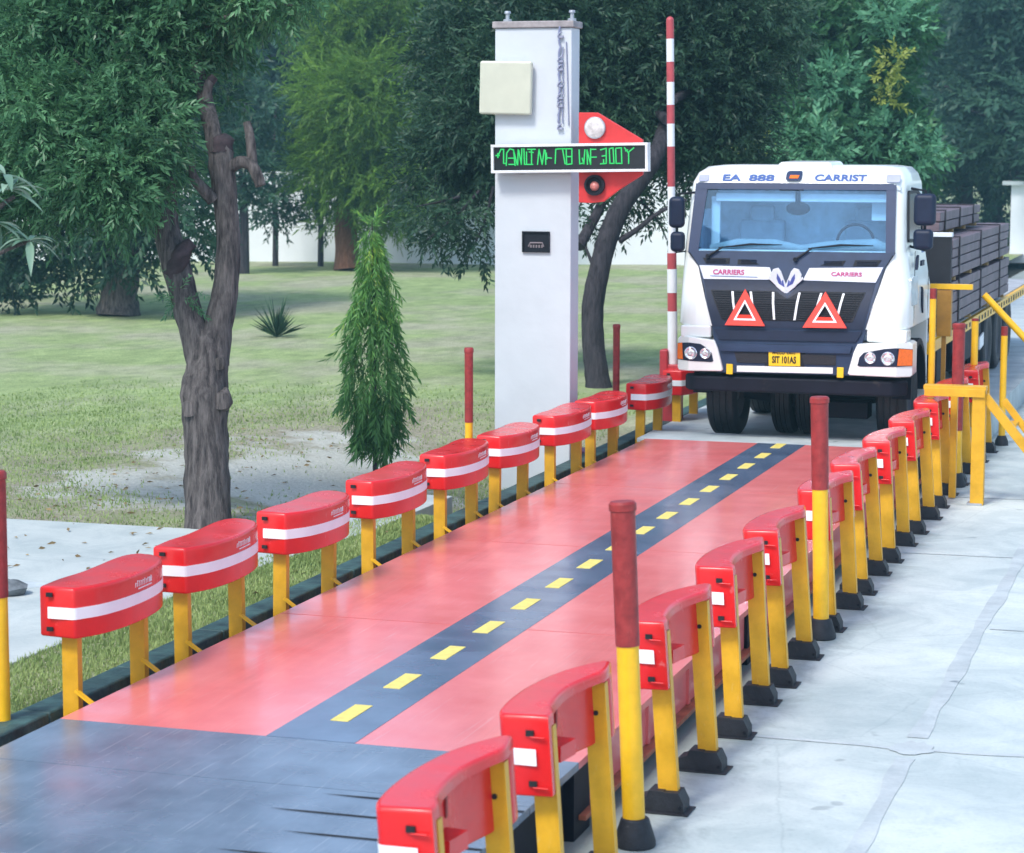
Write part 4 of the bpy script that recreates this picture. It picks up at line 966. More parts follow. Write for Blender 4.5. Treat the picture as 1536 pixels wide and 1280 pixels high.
# mirrors
def mirror(s_, x, y, z):
    b = MB(); b.box((x, y, z+.0), (.235 if s_ > 0 else .175, .13, .34)); o = b.build('mirror', NAVY, tr, bevel=.055, seg=4)
    b = MB(); b.box((x-.012*s_, y, z-.32), (.21 if s_ > 0 else .16, .12, .22)); b.build('mirror', NAVY, tr, bevel=.05, seg=4)
    b = MB(); b.tube([(s_*1.13, y+.18, z+.22), (x, y+.03, z+.20), (x, y, z-.44), (s_*1.13, y+.15, z-.40)], [.016]*4, seg=8); b.build('mirror_arm', BLK, tr)
mirror(1, 1.30, .55, 2.50+.07); mirror(-1, -1.36, .30, 2.45+.07)
# wheels
def tyre(x, y, r_, wd, dual=False):
    b = MB()
    h = wd/2
    b.lathe([(-h*.75, r_*.58), (-h, r_*.7), (-h, r_*.88), (-h*.82, r_*.97), (-h*.5, r_), (-h*.47, r_-.012), (-h*.40, r_-.012), (-h*.37, r_), (-h*.06, r_), (-h*.04, r_-.012), (h*.04, r_-.012), (h*.06, r_), (h*.37, r_), (h*.40, r_-.012), (h*.47, r_-.012), (h*.5, r_), (h*.82, r_*.97), (h, r_*.88), (h, r_*.7), (h*.75, r_*.58)], (0, 0, 0), axis=0, seg=44)
    o = b.build('wheel', RUB, tr); o.location = (x, y, r_)
    b = MB(); b.lathe([(-h*.7, .0), (-h*.6, r_*.2), (-h*.2, r_*.3), (-h*.3, r_*.5), (-h*.75, r_*.585), (h*.75, r_*.585), (h*.3, r_*.5), (h*.2, r_*.3), (h*.6, r_*.2), (h*.7, 0)], (0, 0, 0), axis=0, seg=28)
    b.build('rim', mat('rim_grey', (.10, .10, .11), .5, var=.2), o)
tyre(-.925, 1.1, .5, .33); tyre(.965, 1.1, .5, .33)
tyre(-.32, 1.45, .5, .24); tyre(-.04, 1.45, .5, .24)
for y in (8.7, 10.1, 11.5):
    for x in (-1.02, -.74, .74, 1.02): tyre(x, y, .5, .26)
tyre(.98, 3.4, .5, .3); tyre(-.98, 3.4, .5, .3)
# flatbed
BEDZ = 1.0
b = MB(); b.box((0, 8.4, BEDZ), (2.34, 13.2, .1)); b.build('flatbed', mat('bed_grey', (.40, .42, .44), .7, var=.25, vscale=3), tr)
for x in (-1.2, 1.2):
    b = MB(); b.box((x, 8.4, BEDZ-.03), (.06, 13.2, .13)); eb = b.build('bed_edge', YELB, tr, bevel=.006)
b = MB(); rr = np.random.default_rng(8)
for k in range(28):
    y = 4.2+k*.36; h = .05+.03*rr.random(); b.box((1.233, y, BEDZ-.03), (.006, .05+.12*rr.random(), h))
b.build('edge_marking', BLK, eb, smooth=0)
for y in (4.6, 7.4):
    b = MB(); b.box((1.19, y, .62), (.02, .46, .17), Matrix.Rotation(R(4), 3, 'X')); b.build('reflector_tag', WHITE_TAPE, tr)
for c_, d__ in (((.95, 6.0, .68), (.42, 3.2, .42)), ((1.05, 2.9, .7), (.3, .6, .4))):
    b = MB(); b.box(c_, d__); b.build('side_box', CHASSIS, tr, bevel=.03)

# warning triangles hung on the grille
def triangle(p, q, r_, label):
    cx_ = (p[0]+q[0]+r_[0])/3; cz_ = (p[1]+q[1]+r_[1])/3
    t = thing('warning_triangle', (cx_, YF+prof(1.3)-.085, 1.27), label, 'warning triangle', 'red warning triangles hung on the grille')
    tri = [p, q, r_]
    def ins(k): return [(cx_+(x-cx_)*k, cz_+(z-cz_)*k) for x, z in tri]
    def loop(k0, k1, y0, y1, name, m, parent, bevel=.004):
        A, B = ins(k0), ins(k1); vs = [(x-cx_, y_, z-1.27) for y_ in (y0, y1) for x, z in A+B]; fs = []
        for i in range(3):
            j_ = (i+1) % 3
            fs += [(i, j_, 3+j_, 3+i), (6+i, 9+i, 9+j_, 6+j_), (i, 6+i, 6+j_, j_), (3+i, 3+j_, 9+j_, 9+i)]
        b = MB(); b.add(vs, fs)
        lean_ = .24
        b.v = [(x, y_+lean_*z, z) for x, y_, z in b.v]
        return b.build(name, m, parent, bevel=bevel)
    loop(1.0, .55, -.012, .012, 'red_rim', TREDP, t); loop(.56, .42, -.018, .008, 'white_rim', WHITE_TAPE, t, .002)
    b = MB(); A = ins(.43); z = A[1][1]; b.box((0, .24*(z+.015-1.27), z+.022-1.27), ((A[2][0]-A[1][0])*.92, .02, .04)); b.build('stand', TREDP, t)
triangle((-.455, 1.645), (-.655, 1.255), (-.215, 1.255), 'red and white warning triangle hung left of the emblem')
triangle((.415, 1.635), (.19, 1.25), (.665, 1.255), 'red and white warning triangle hung right of the emblem')

# load: bundles of steel flats
LOAD = mat('dark_steel_load', (.15, .11, .125), .6, var=.25, vscale=3.5, bump=.2)
LOADE = mat('load_end_black', (.012, .013, .018), .7, var=.3)
STRAP = mat('strap_dark', (.025, .018, .025), .6)
def bundle(x0, x1, y0, y1, z0, z1, label, rows=4):
    t = thing('steel_bundle', ((x0+x1)/2, (y0+y1)/2, z0), label, 'steel bundle', 'strapped bundles of steel on the flatbed')
    b = MB(); wx, ly_ = x1-x0, y1-y0; hz = (z1-z0)/rows; rr = np.random.default_rng(int(z0*100)+int(x0*10)+50)
    nx = max(2, int(wx/.16))
    for k in range(rows):
        for i in range(nx):
            b.box((-wx/2+(i+.5)*wx/nx+rr.normal()*.004, rr.normal()*.05, (k+.5)*hz), (wx/nx-.008, ly_, hz-.012))
    b.build('steel_bars', LOAD, t, bevel=.006, seg=1)
    for f_ in (-.40, -.05, .30):
        b = MB(); H2 = z1-z0+.02; w2 = wx/2+.016
        b.prism([(-w2, 0), (-w2, H2), (w2, H2), (w2, 0), (wx/2+.002, 0), (wx/2+.002, H2-.016), (-wx/2-.002, H2-.016), (-wx/2-.002, 0)], ly_*f_-.035, ly_*f_+.035, lambda x, z, y: (x, y, z)); b.build('strap', STRAP, t)
    for f_ in (-.45, -.2, .1, .4):
        b = MB(); b.box((0, ly_*f_, -.022), (wx, .1, .04)); b.build('timber_batten', mat('batten', (.3, .2, .08), .8), t)
    return t
LX = onplane(1428, 400, 1, 16.4)[0]
zt1 = onplane(1428, 360, 1, 16.4)[2]; zm = onplane(1428, 417, 1, 16.4)[2]
for i, (xa, xb, nm) in enumerate(((LX-1.0, LX, 'right'), (LX-2.06, LX-1.04, 'left'))):
    bundle(xa, xb, 16.4, 23.2, 1.075, zm-.05, f'lower dark steel bundle on the {nm} side of the flatbed', 4)
    bundle(xa, xb, 16.4, 23.0, zm, zt1, f'upper dark steel bundle on the {nm} side of the flatbed', 4)
bundle(LX-1.2, LX-.25, 17.2, 21.5, zt1+.06, zt1+.3, 'small top steel bundle laid over the stack behind the mirror', 2)
t = thing('steel_plate', (LX-.33, 16.25, 1.3), 'black end board with a white top edge at the front of the load', 'end board')
b = MB(); b.box((0, 0, (zt1+zm)/2-1.3-.06), (.68, .1, zt1-zm+.2)); b.build('board', LOADE, t, bevel=.006)
b = MB(); b.box((0, -.002, zt1-1.3+.065), (.70, .12, .05)); b.build('top_edge', WALLW, t, bevel=.004)

# ------------------------------------------------------------------ boundary wall
wl = thing('boundary_wall', (-10, 52, -.4), 'long white rendered wall at the far edge of the lawn', 'wall')
A = np.array([-21.94, 49.82]); B = np.array([-10.77, 51.89]); d_ = (B-A)/np.linalg.norm(B-A)
P0 = A-d_*60; P1 = B+d_*5.5
b = MB(); b.bar((P0[0]+10, P0[1]-52, 1.45), (P1[0]+10, P1[1]-52, 1.45), .25, 2.6); b.build('wall_face', WALLW, wl)
b = MB(); b.bar((P0[0]+10, P0[1]-52, 2.79), (P1[0]+10, P1[1]-52, 2.79), .36, .08); b.build('coping', WALLW, wl)

q_ = at(1540, 345, 72)
fb = thing('white_building', (q_[0]+2.2, q_[1], -.4), 'pale building with a flat roof seen beyond the right end of the load', 'building')
b = MB(); b.box((0, 2, 1.2), (5.4, 4, 2.4)); b.build('wall_face', WALLW, fb)
b = MB(); b.box((0, 2, 2.46), (5.9, 4.5, .12)); b.build('roof', CONCD, fb)
b = MB(); b.box((-.3, -.012, 1.2), (.9, .02, 1.0)); b.build('window', NAVY2, fb)

# ------------------------------------------------------------------ vegetation
def rotmats(dirs, roll_):
    """matrices whose +Y column is dirs"""
    d = dirs/np.linalg.norm(dirs, axis=1, keepdims=True)
    up = np.tile(np.array([0., 0, 1]), (len(d), 1)); up[np.abs(d[:, 2]) > .97] = (1, 0, 0)
    x = np.cross(d, up); x /= np.linalg.norm(x, axis=1, keepdims=True); z = np.cross(x, d)
    c, s_ = np.cos(roll_)[:, None], np.sin(roll_)[:, None]
    x2 = x*c+z*s_; z2 = np.cross(x2, d)
    return np.stack([x2, d, z2], axis=2)
def spray(n_, T_, ll, lw_, spread=.9, droop=.25, seedv=0, termin=True):
    """a twig along +Y with alternate pointed leaves; returns verts (n,4,3)"""
    rr = np.random.default_rng(seedv); out = []
    for i in range(n_):
        t_ = (i+.5)/n_; side = 1 if i % 2 else -1
        base = np.array([0, t_*T_, -droop*T_*t_*t_])
        a = side*spread*(1-.55*t_)+rr.normal()*.18; el = rr.normal()*.35-.15
        d = np.array([math.sin(a)*math.cos(el), math.cos(a)*math.cos(el), math.sin(el)-droop*.4*t_]); d /= np.linalg.norm(d)
        s_ = np.cross(d, [0, 0, 1]); s_ /= np.linalg.norm(s_); u_ = np.cross(s_, d); l = ll*(.75+.5*rr.random()); w_ = lw_*(.8+.4*rr.random())
        tw = rr.normal()*.5; s_ = s_*math.cos(tw)+u_*math.sin(tw)
        out.append([base, base+d*l*.45+s_*w_, base+d*l-np.array([0, 0, droop*l*.6]), base+d*l*.45-s_*w_])
    return np.array(out)
def leaf_object(name, Vs, tint, m, parent):
    """Vs (k,4,3): two triangles per leaf"""
    k = len(Vs); me = bpy.data.meshes.new(name)
    me.vertices.add(k*4); me.vertices.foreach_set('co', Vs.reshape(-1).astype(np.float32))
    F = np.arange(k)[:, None]*4+np.array([[0, 1, 2, 0, 2, 3]]); F = F.reshape(-1)
    me.loops.add(len(F)); me.loops.foreach_set('vertex_index', F.astype(np.int32))
    me.polygons.add(k*2); me.polygons.foreach_set('loop_start', np.arange(0, k*6, 3, dtype=np.int32))
    at_ = me.attributes.new('tint', 'FLOAT', 'FACE'); at_.data.foreach_set('value', np.repeat(tint, 2).astype(np.float32))
    me.update(calc_edges=True); me.materials.append(m)
    o = bpy.data.objects.new(name, me); C.objects.link(o)
    if parent is not None: o.parent = parent
    return o
def place(sprays, pos, dirs, scl, seedv, tint):
    rr = np.random.default_rng(seedv); m_ = len(pos); Rm = rotmats(dirs, rr.normal(size=m_)*.9)
    out = []; ti = []
    idx = rr.integers(0, len(sprays), m_)
    for q, sp in enumerate(sprays):
        s_ = np.where(idx == q)[0]
        if not len(s_): continue
        X = np.einsum('mij,nkj->mnki', Rm[s_], sp)*scl[s_][:, None, None, None]+pos[s_][:, None, None, :]
        out.append(X.reshape(-1, 4, 3)); tt = np.repeat(tint[s_], len(sp))+rr.normal(size=len(s_)*len(sp))*.09
        ti.append(tt)
    return np.concatenate(out), np.clip(np.concatenate(ti), 0, 1)
def crown_points(blobs, count, seedv, up=.15, shell=.5):
    rr = np.random.default_rng(seedv); vol = np.array([q[1][0]*q[1][1]*q[1][2]*(q[2] if len(q) > 2 else 1) for q in blobs])**.75
    ns = np.maximum(1, (vol/vol.sum()*count).astype(int)); P = []; D = []; T_ = []
    for (c, r_, *_), n_ in zip(blobs, ns):
        d = rr.normal(size=(n_, 3)); d /= np.linalg.norm(d, axis=1, keepdims=True)
        # lumpy radius
        k1, k2 = rr.normal(size=3)*2.2, rr.normal(size=3)*4.5
        lump = 1+.16*np.sin(d@k1*2.0+1)+.12*np.sin(d@k2*2.0)
        rad = (shell+(1-shell)*rr.random(n_)**.6)*lump
        rad *= np.where(rr.random(n_) < .12, 1.12, 1)
        P.append(np.array(c)+d*rad[:, None]*np.array(r_)); D.append(d*np.array([1, 1, .7])+rr.normal(size=(n_, 3))*.45+np.array([0, 0, up]))
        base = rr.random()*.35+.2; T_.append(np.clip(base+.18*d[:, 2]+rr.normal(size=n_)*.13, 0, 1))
    return np.concatenate(P), np.concatenate(D), np.concatenate(T_)
def pxblob(u, v, r_, depth, k=1., dz=1., off=0.):
    c = at(u, v, depth+off); q = r_*depth/FPX
    return (tuple(c), (q, q*k, q*dz))
def limb(mb, pts, seedv=1, wobble=.03, seg=14, sub_=3):
    P = [np.array(p[:3]) for p in pts]; rad = [p[3] for p in pts]; Q = []; RR = []
    for i in range(len(P)-1):
        p0, p1, p2, p3 = P[max(i-1, 0)], P[i], P[i+1], P[min(i+2, len(P)-1)]
        for k in range(sub_):
            t_ = k/sub_; Q.append(.5*((2*p1)+(p2-p0)*t_+(2*p0-5*p1+4*p2-p3)*t_*t_+(3*p1-p0-3*p2+p3)*t_**3)); RR.append(rad[i]+(rad[i+1]-rad[i])*t_)
    Q.append(P[-1]); RR.append(rad[-1])
    mb.tube(Q, RR, seg, True, wob=wobble, rr=np.random.default_rng(seedv))
def pl_(u, v, depth, rpx): p = at(u, v, depth); return (*p, rpx*depth/FPX)
def rel(mb, o): mb.v = [(p[0]-o[0], p[1]-o[1], p[2]-o[2]) for p in mb.v]; return mb
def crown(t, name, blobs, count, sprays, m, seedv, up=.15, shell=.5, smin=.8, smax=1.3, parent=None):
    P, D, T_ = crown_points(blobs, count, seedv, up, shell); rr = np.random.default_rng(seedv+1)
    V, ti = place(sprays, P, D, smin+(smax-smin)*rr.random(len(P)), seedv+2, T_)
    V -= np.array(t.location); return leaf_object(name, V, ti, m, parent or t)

# --- near forked tree
LF1 = leafmat('leaf_blue_green', (.034, .11, .05), (.15, .35, .155), (.31, .55, .29), .4, .35)
d0 = 20.2; base = onplane(310, 795, 2, -.14)
t1 = thing('forked_tree', tuple(base), 'forked grey-barked tree with lopped branch stubs standing by the slab path', 'tree')
b = MB()
limb(b, [pl_(312, 812, d0, 40), pl_(312, 780, d0, 35), pl_(310, 700, d0, 33), pl_(309, 640, d0, 33), pl_(307, 595, d0, 37), pl_(310, 560, d0, 32), pl_(314, 520, d0, 28), pl_(316, 495, d0, 22)], 1, .035, 22, 4)
limb(b, [pl_(305, 545, d0, 25), pl_(292, 500, d0, 22), pl_(275, 440, d0, 21), pl_(262, 390, d0, 22), pl_(250, 345, d0, 19), pl_(252, 310, d0, 14), pl_(246, 250, d0+.1, 14), pl_(220, 160, d0+.3, 12), pl_(190, 50, d0+.4, 9), pl_(165, -60, d0+.5, 7)], 2, .03, 16, 4)
limb(b, [pl_(318, 545, d0, 26), pl_(327, 490, d0, 22), pl_(337, 440, d0, 20), pl_(343, 370, d0, 18), pl_(338, 300, d0, 18), pl_(333, 250, d0, 20), pl_(331, 214, d0, 17)], 3, .03, 16, 4)
limb(b, [pl_(328, 240, d0, 15), pl_(318, 195, d0, 13), pl_(305, 140, d0+.1, 12), pl_(288, 80, d0+.2, 11), pl_(272, 0, d0+.3, 9), pl_(255, -90, d0+.4, 7)], 4, .03, 12, 3)
limb(b, [pl_(320, 300, d0-.05, 11), pl_(303, 282, d0-.1, 9), pl_(290, 265, d0-.1, 7), pl_(288, 240, d0-.1, 5)], 5, .03, 10)
limb(b, [pl_(345, 252, d0-.03, 10), pl_(362, 243, d0-.08, 9), pl_(378, 250, d0-.1, 9), pl_(386, 265, d0-.1, 9), pl_(391, 279, d0-.1, 8)], 6, .02, 12, 4)
limb(b, [pl_(379, 252, d0-.06, 8), pl_(377, 225, d0-.05, 8), pl_(374, 200, d0-.05, 7), pl_(370, 183, d0-.05, 6)], 7, .03, 10)
limb(b, [pl_(309, 150, d0, 8), pl_(313, 128, d0-.05, 7), pl_(320, 117, d0-.05, 6)], 8, .03, 10)
for (u0, v0, u1, v1, r_) in ((200, 180, 110, 90, 6), (230, 220, 150, 250, 5), (280, 60, 360, 20, 5), (360, 20, 440, 8, 4), (190, 60, 60, 20, 6), (240, 250, 205, 300, 4)):
    limb(b, [pl_(u0, v0, d0+.2, r_), pl_((u0+u1)/2, (v0+v1)/2-8, d0, r_*.7), pl_(u1, v1, d0-.2, r_*.35)], 9, .03, 8)
for (u, v, r_, off) in ((285, 612, 13, -.14), (335, 600, 15, -.12), (330, 545, 9, -.13)):
    p = at(u, v, d0+off); q = r_*d0/FPX; b.tube([p+np.array([0, .06, -q*.9]), p+np.array([0, 0, -q*.4]), p+np.array([0, -.0, q*.3]), p+np.array([0, .06, q])], [q*.35, q, q*.9, q*.3], seg=12)
rel(b, base).build('trunk', BARK, t1, smooth=60)
for i, (lp, wb_) in enumerate((([pl_(258, 412, d0-.04, 14), pl_(268, 392, d0-.10, 15), pl_(276, 376, d0-.13, 13), pl_(288, 363, d0-.14, 8)], .10), ([pl_(332, 230, d0-.005, 18.5), pl_(331, 214, d0-.005, 18.5), pl_(328, 204, d0-.005, 12)], .12), ([pl_(316, 122, d0-.05, 7.5), pl_(322, 115, d0-.05, 6)], .06))):
    b = MB(); limb(b, lp, 11+i, wb_, 13); rel(b, base).build('branch_stub', CUTW, t1, smooth=60)
SP1 = [spray(14, .30, .078, .0135, .95, .3, s_) for s_ in range(5)]
bl = []
for (u, v, r_, off) in ((50, 70, 95, .3), (150, 40, 95, .5), (240, 45, 80, .35), (60, 180, 90, -.2), (150, 165, 80, -.1), (205, 190, 58, -.4), (180, 255, 60, -.5), (130, 260, 70, -.35), (235, 120, 55, .1), (285, 70, 45, .7), (-30, 260, 70, .2),
                         (340, 62, 28, .4), (345, 10, 45, .1), (400, -8, 42, -.1), (450, -10, 32, -.1), (120, -10, 85, .4), (270, -15, 80, .3), (345, 150, 14, .6), (70, 300, 45, 0), (185, 315, 28, -.5), (225, 250, 34, .45), (240, 200, 40, .4)):
    bl.append(pxblob(u, v, r_, d0, 1.2, .9, off))
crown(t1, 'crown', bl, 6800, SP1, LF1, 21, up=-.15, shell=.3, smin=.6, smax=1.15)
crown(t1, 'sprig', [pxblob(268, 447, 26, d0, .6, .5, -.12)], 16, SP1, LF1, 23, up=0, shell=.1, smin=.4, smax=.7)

# --- broad-leaved plant entering at the left edge
LFE = leafmat('leaf_grey_green', (.10, .21, .14), (.30, .45, .33), None, .25, .4)
de = 13.0; be = at(-90, 400, de); be[2] = -.12
te = thing('broadleaf_shrub', tuple(be), 'broad-leaved grey-green shrub reaching in from the left edge', 'shrub')
b = MB(); q = lambda u, v, r_, o=0: pl_(u, v, de+o, r_)
limb(b, [(be[0], be[1], -.15, .03), q(-85, 700, 9), q(-70, 450, 8), q(-40, 350, 6), q(0, 310, 4), q(22, 295, 3)], 31, .03, 8); limb(b, [q(-70, 450, 6), q(-30, 400, 4), q(10, 375, 3), q(45, 362, 3)], 32, .03, 8); limb(b, [q(-60, 420, 5), q(-20, 345, 3), q(0, 340, 2.5)], 33, .03, 8)
rel(b, be).build('stem', BARK, te)
rr = np.random.default_rng(12); b = MB(); TV = []
for (u, v, n_) in ((14, 285, 12), (44, 362, 11), (-6, 335, 9), (-40, 290, 9), (8, 262, 5)):
    c = at(u, v, de)
    for k in range(n_):
        a = 2*math.pi*k/n_+rr.normal()*.25; el = .1+rr.normal()*.4
        d = _r*math.cos(a)*math.cos(el)-_f*math.sin(a)*math.cos(el)+np.array([0, 0, 1])*math.sin(el); d /= np.linalg.norm(d)
        s_ = np.cross(d, [0, 0, 1]); s_ /= np.linalg.norm(s_); up_ = np.cross(s_, d); l = .235*(.7+.5*rr.random()); w_ = .021*(.8+.4*rr.random()); dr = .25+.35*rr.random(); vs = []; K = 8
        for q_ in range(K+1):
            t_ = q_/K; ctr = c+d*l*t_*(1-.12*t_)+np.array([0, 0, 1])*l*(.12*t_-dr*t_*t_); ww = w_*math.sin(math.pi*min(1, t_**.8*.97+.03))
            vs += [ctr-s_*ww+up_*ww*.35, ctr, ctr+s_*ww+up_*ww*.35]
        b.add(vs, [(3*q_+m_, 3*q_+m_+1, 3*q_+m_+4, 3*q_+m_+3) for q_ in range(K) for m_ in (0, 1)]); TV += [rr.random()]*(2*K)
rel(b, te.location); o = b.build('leaves', LFE, te, smooth=80); o.data.attributes.new('tint', 'FLOAT', 'FACE').data.foreach_set('value', np.array(TV, dtype=np.float32))

# --- far broad trunk tree at the left
LF3 = leafmat('leaf_dark_green', (.014, .05, .03), (.06, .15, .075), None, .32)
SPm = [spray(10, .5, .16, .032, .95, .3, s_) for s_ in range(4)]
d3 = 45.5; base = onplane(180, 468, 2, -.12)
t3 = thing('broad_trunk_tree', tuple(base), 'thick grey trunk tree with hanging foliage on the left of the lawn', 'tree')
b = MB(); limb(b, [pl_(178, 474, d3, 34), pl_(180, 440, d3, 27), pl_(182, 405, d3, 28), pl_(180, 360, d3, 30), pl_(170, 250, d3, 22), pl_(150, 100, d3, 14), pl_(140, -40, d3, 8)], 41, .05, 18); limb(b, [pl_(184, 380, d3, 20), pl_(230, 300, d3, 14), pl_(290, 200, d3, 9)], 42); limb(b, [pl_(178, 380, d3, 20), pl_(100, 290, d3, 13), pl_(40, 220, d3, 8)], 43)
rel(b, base).build('trunk', BARK, t3, smooth=60)
crown(t3, 'crown', [pxblob(u, v, r_, d3, 1, .9, o) for u, v, r_, o in ((50, 320, 85, 0), (160, 320, 75, -1), (255, 310, 65, -1.), (20, 400, 50, 0), (110, 390, 45, 0), (200, 385, 32, -1), (150, 180, 120, 0), (280, 220, 70, 0), (40, 180, 110, 0), (290, 350, 36, 0), (250, 80, 110, 1), (90, 60, 110, 1), (180, 50, 110, 1))], 4300, SPm, LF3, 44, up=-.25, shell=.4)
b3 = onplane(15, 440, 2, -.12)
tb = thing('shrub', tuple(b3), 'low dark shrub at the left edge of the lawn', 'shrub')
crown(tb, 'leaves', [pxblob(10, 420, 30, 50, 1, .9), pxblob(-30, 410, 40, 50)], 260, SPm, LF3, 46, up=.2)
b = MB(); limb(b, [(b3[0], b3[1], -.2, .06), (b3[0], b3[1]+.1, .4, .04)], 47); rel(b, b3).build('stem', BARKD, tb)

# --- feathery bright tree with brown trunk
LF4 = leafmat('leaf_fresh_green', (.06, .14, .022), (.23, .42, .06), (.40, .60, .09), .45)
SPf = [spray(16, .75, .16, .016, .6, .35, s_) for s_ in range(4)]
d4 = 62.; base = onplane(520, 399, 2, -.12)
t4 = thing('feathery_tree', tuple(base), 'feathery bright green tree with a brown trunk in front of the wall', 'tree')
b = MB(); limb(b, [pl_(522, 404, d4, 21), pl_(520, 370, d4, 17), pl_(520, 330, d4, 17), pl_(525, 290, d4, 15), pl_(545, 200, d4, 11), pl_(570, 90, d4, 8), pl_(580, -20, d4, 5)], 51, .05, 14); limb(b, [pl_(522, 310, d4, 12), pl_(600, 230, d4, 8), pl_(660, 150, d4, 5)], 52)
rel(b, base).build('trunk', BARKB, t4, smooth=60)
crown(t4, 'crown', [pxblob(u, v, r_, d4, 1, 1, o) for u, v, r_, o in ((545, 45, 70, 0), (505, 150, 58, -1), (480, 250, 30, -1), (520, 235, 55, -1), (565, 160, 75, -1.5), (600, 250, 72, -1), (625, 110, 90, 0), (520, 305, 34, -.5), (575, 300, 45, 0), (640, 40, 75, 0), (570, 20, 70, 0), (490, 70, 35, 0), (690, 200, 80, 1), (700, 90, 90, 1))], 7600, SPf, LF4, 54, up=.0, shell=.4)

# --- dark tree with the curved trunk behind the pillar
LF5 = leafmat('leaf_deep_green', (.018, .052, .032), (.068, .15, .078), (.13, .24, .11), .34)
SPd = [spray(12, .40, .10, .016, .85, .25, s_) for s_ in range(4)]
d5 = 32.0; base = onplane(897, 580, 2, -.2)
t5 = thing('curved_trunk_tree', tuple(base), 'dark tree with a long curved leaning trunk behind the pillar', 'tree')
b = MB(); limb(b, [pl_(899, 590, d5, 21), pl_(895, 560, d5, 18), pl_(890, 515, d5, 17), pl_(889, 460, d5, 17), pl_(900, 400, d5, 16), pl_(916, 345, d5, 15.5), pl_(935, 305, d5, 15), pl_(962, 268, d5, 14), pl_(985, 230, d5, 13), pl_(1002, 170, d5+.6, 11), pl_(1015, 70, d5+1.4, 9), pl_(1025, -20, d5+1.6, 6)], 61, .03, 14, 4)
limb(b, [pl_(928, 362, d5, 5), pl_(955, 345, d5, 4), pl_(990, 318, d5, 3), pl_(1030, 300, d5, 2)], 62); limb(b, [pl_(868, 370, d5, 9), pl_(885, 340, d5+.2, 8), pl_(905, 300, d5+.3, 7), pl_(920, 250, d5+.3, 5)], 63); limb(b, [pl_(895, 410, d5, 4), pl_(884, 385, d5, 2.5), pl_(878, 370, d5, 2)], 64)
limb(b, [pl_(985, 235, d5, 8), pl_(930, 225, d5+1.2, 8), pl_(800, 240, d5+1.7, 7), pl_(700, 290, d5+1.2, 4), pl_(650, 330, d5+.8, 2)], 65); limb(b, [pl_(1000, 180, d5, 8), pl_(940, 130, d5+1.6, 7), pl_(820, 60, d5+2, 5)], 66); limb(b, [pl_(1010, 150, d5, 7), pl_(1080, 110, d5+1.6, 5), pl_(1150, 60, d5+2, 3)], 67)
for u0, v0, u1, v1 in ((720, 285, 640, 360), (740, 280, 700, 390), (690, 295, 625, 310), (960, 300, 1000, 360), (900, 210, 860, 330)): limb(b, [pl_(u0, v0, d5+.4, 2.5), pl_((u0+u1)/2+6, (v0+v1)/2, d5+.4, 1.8), pl_(u1, v1, d5+.4, 1)], 68, .02, 6)
rel(b, base).build('trunk', BARKD, t5, smooth=60)
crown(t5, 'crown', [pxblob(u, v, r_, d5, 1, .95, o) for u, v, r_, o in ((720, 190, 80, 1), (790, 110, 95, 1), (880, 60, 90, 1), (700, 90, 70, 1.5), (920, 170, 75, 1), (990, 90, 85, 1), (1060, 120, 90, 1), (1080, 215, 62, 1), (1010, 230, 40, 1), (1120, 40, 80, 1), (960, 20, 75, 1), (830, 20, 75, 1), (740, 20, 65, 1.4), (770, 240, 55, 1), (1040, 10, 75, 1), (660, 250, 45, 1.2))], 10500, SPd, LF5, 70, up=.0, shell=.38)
crown(t5, 'hanging_foliage', [pxblob(u, v, r_, d5, .7, 1, .5) for u, v, r_ in ((680, 330, 45), (655, 350, 38), (715, 320, 42), (720, 375, 30), (640, 320, 30), (940, 300, 35), (985, 290, 36), (895, 330, 32), (985, 330, 24), (920, 250, 40))], 560, [spray(8, .36, .11, .02, .9, .25, s_) for s_ in range(3)], LF5, 73, up=-.2, shell=.15, smin=.6, smax=1.1)

# --- lighter green trees right of the truck
LF6 = leafmat('leaf_mid_green', (.024, .09, .038), (.10, .27, .105), (.26, .52, .2), .42)
d6 = 46.; base = onplane(1250, 440, 2, -.4)
t6 = thing('bushy_tree', tuple(base), 'mid green bushy tree with pale leaf tips behind the truck', 'tree')
b = MB(); limb(b, [pl_(1250, 450, d6, 14), pl_(1240, 330, d6, 12), pl_(1225, 180, d6, 9), pl_(1215, 20, d6, 5)], 81); limb(b, [pl_(1240, 330, d6, 8), pl_(1320, 230, d6, 5), pl_(1370, 210, d6, 3)], 82); limb(b, [pl_(1235, 280, d6, 7), pl_(1280, 150, d6, 5), pl_(1330, 60, d6, 3)], 83); rel(b, base).build('trunk', BARKD, t6)
SP6 = [spray(9, .42, .17, .038, .95, .2, s_) for s_ in range(4)]
crown(t6, 'crown', [pxblob(u, v, r_, d6, 1, .9, o) for u, v, r_, o in ((1180, 110, 75, 0), (1230, 60, 80, 0), (1150, 200, 60, 0), (1270, 150, 70, -1), (1210, 215, 45, -2), (1330, 215, 50, -1.5), (1370, 235, 30, -2), (1300, 240, 40, -1), (1330, 40, 50, -1), (1350, 60, 30, -1.5), (1190, 20, 75, 0), (1285, 20, 60, 0), (1240, 245, 35, -1), (1120, 240, 45, 0), (1340, 110, 22, -1), (1330, 160, 26, -1))], 3300, SP6, LF6, 84, up=.25, shell=.5)

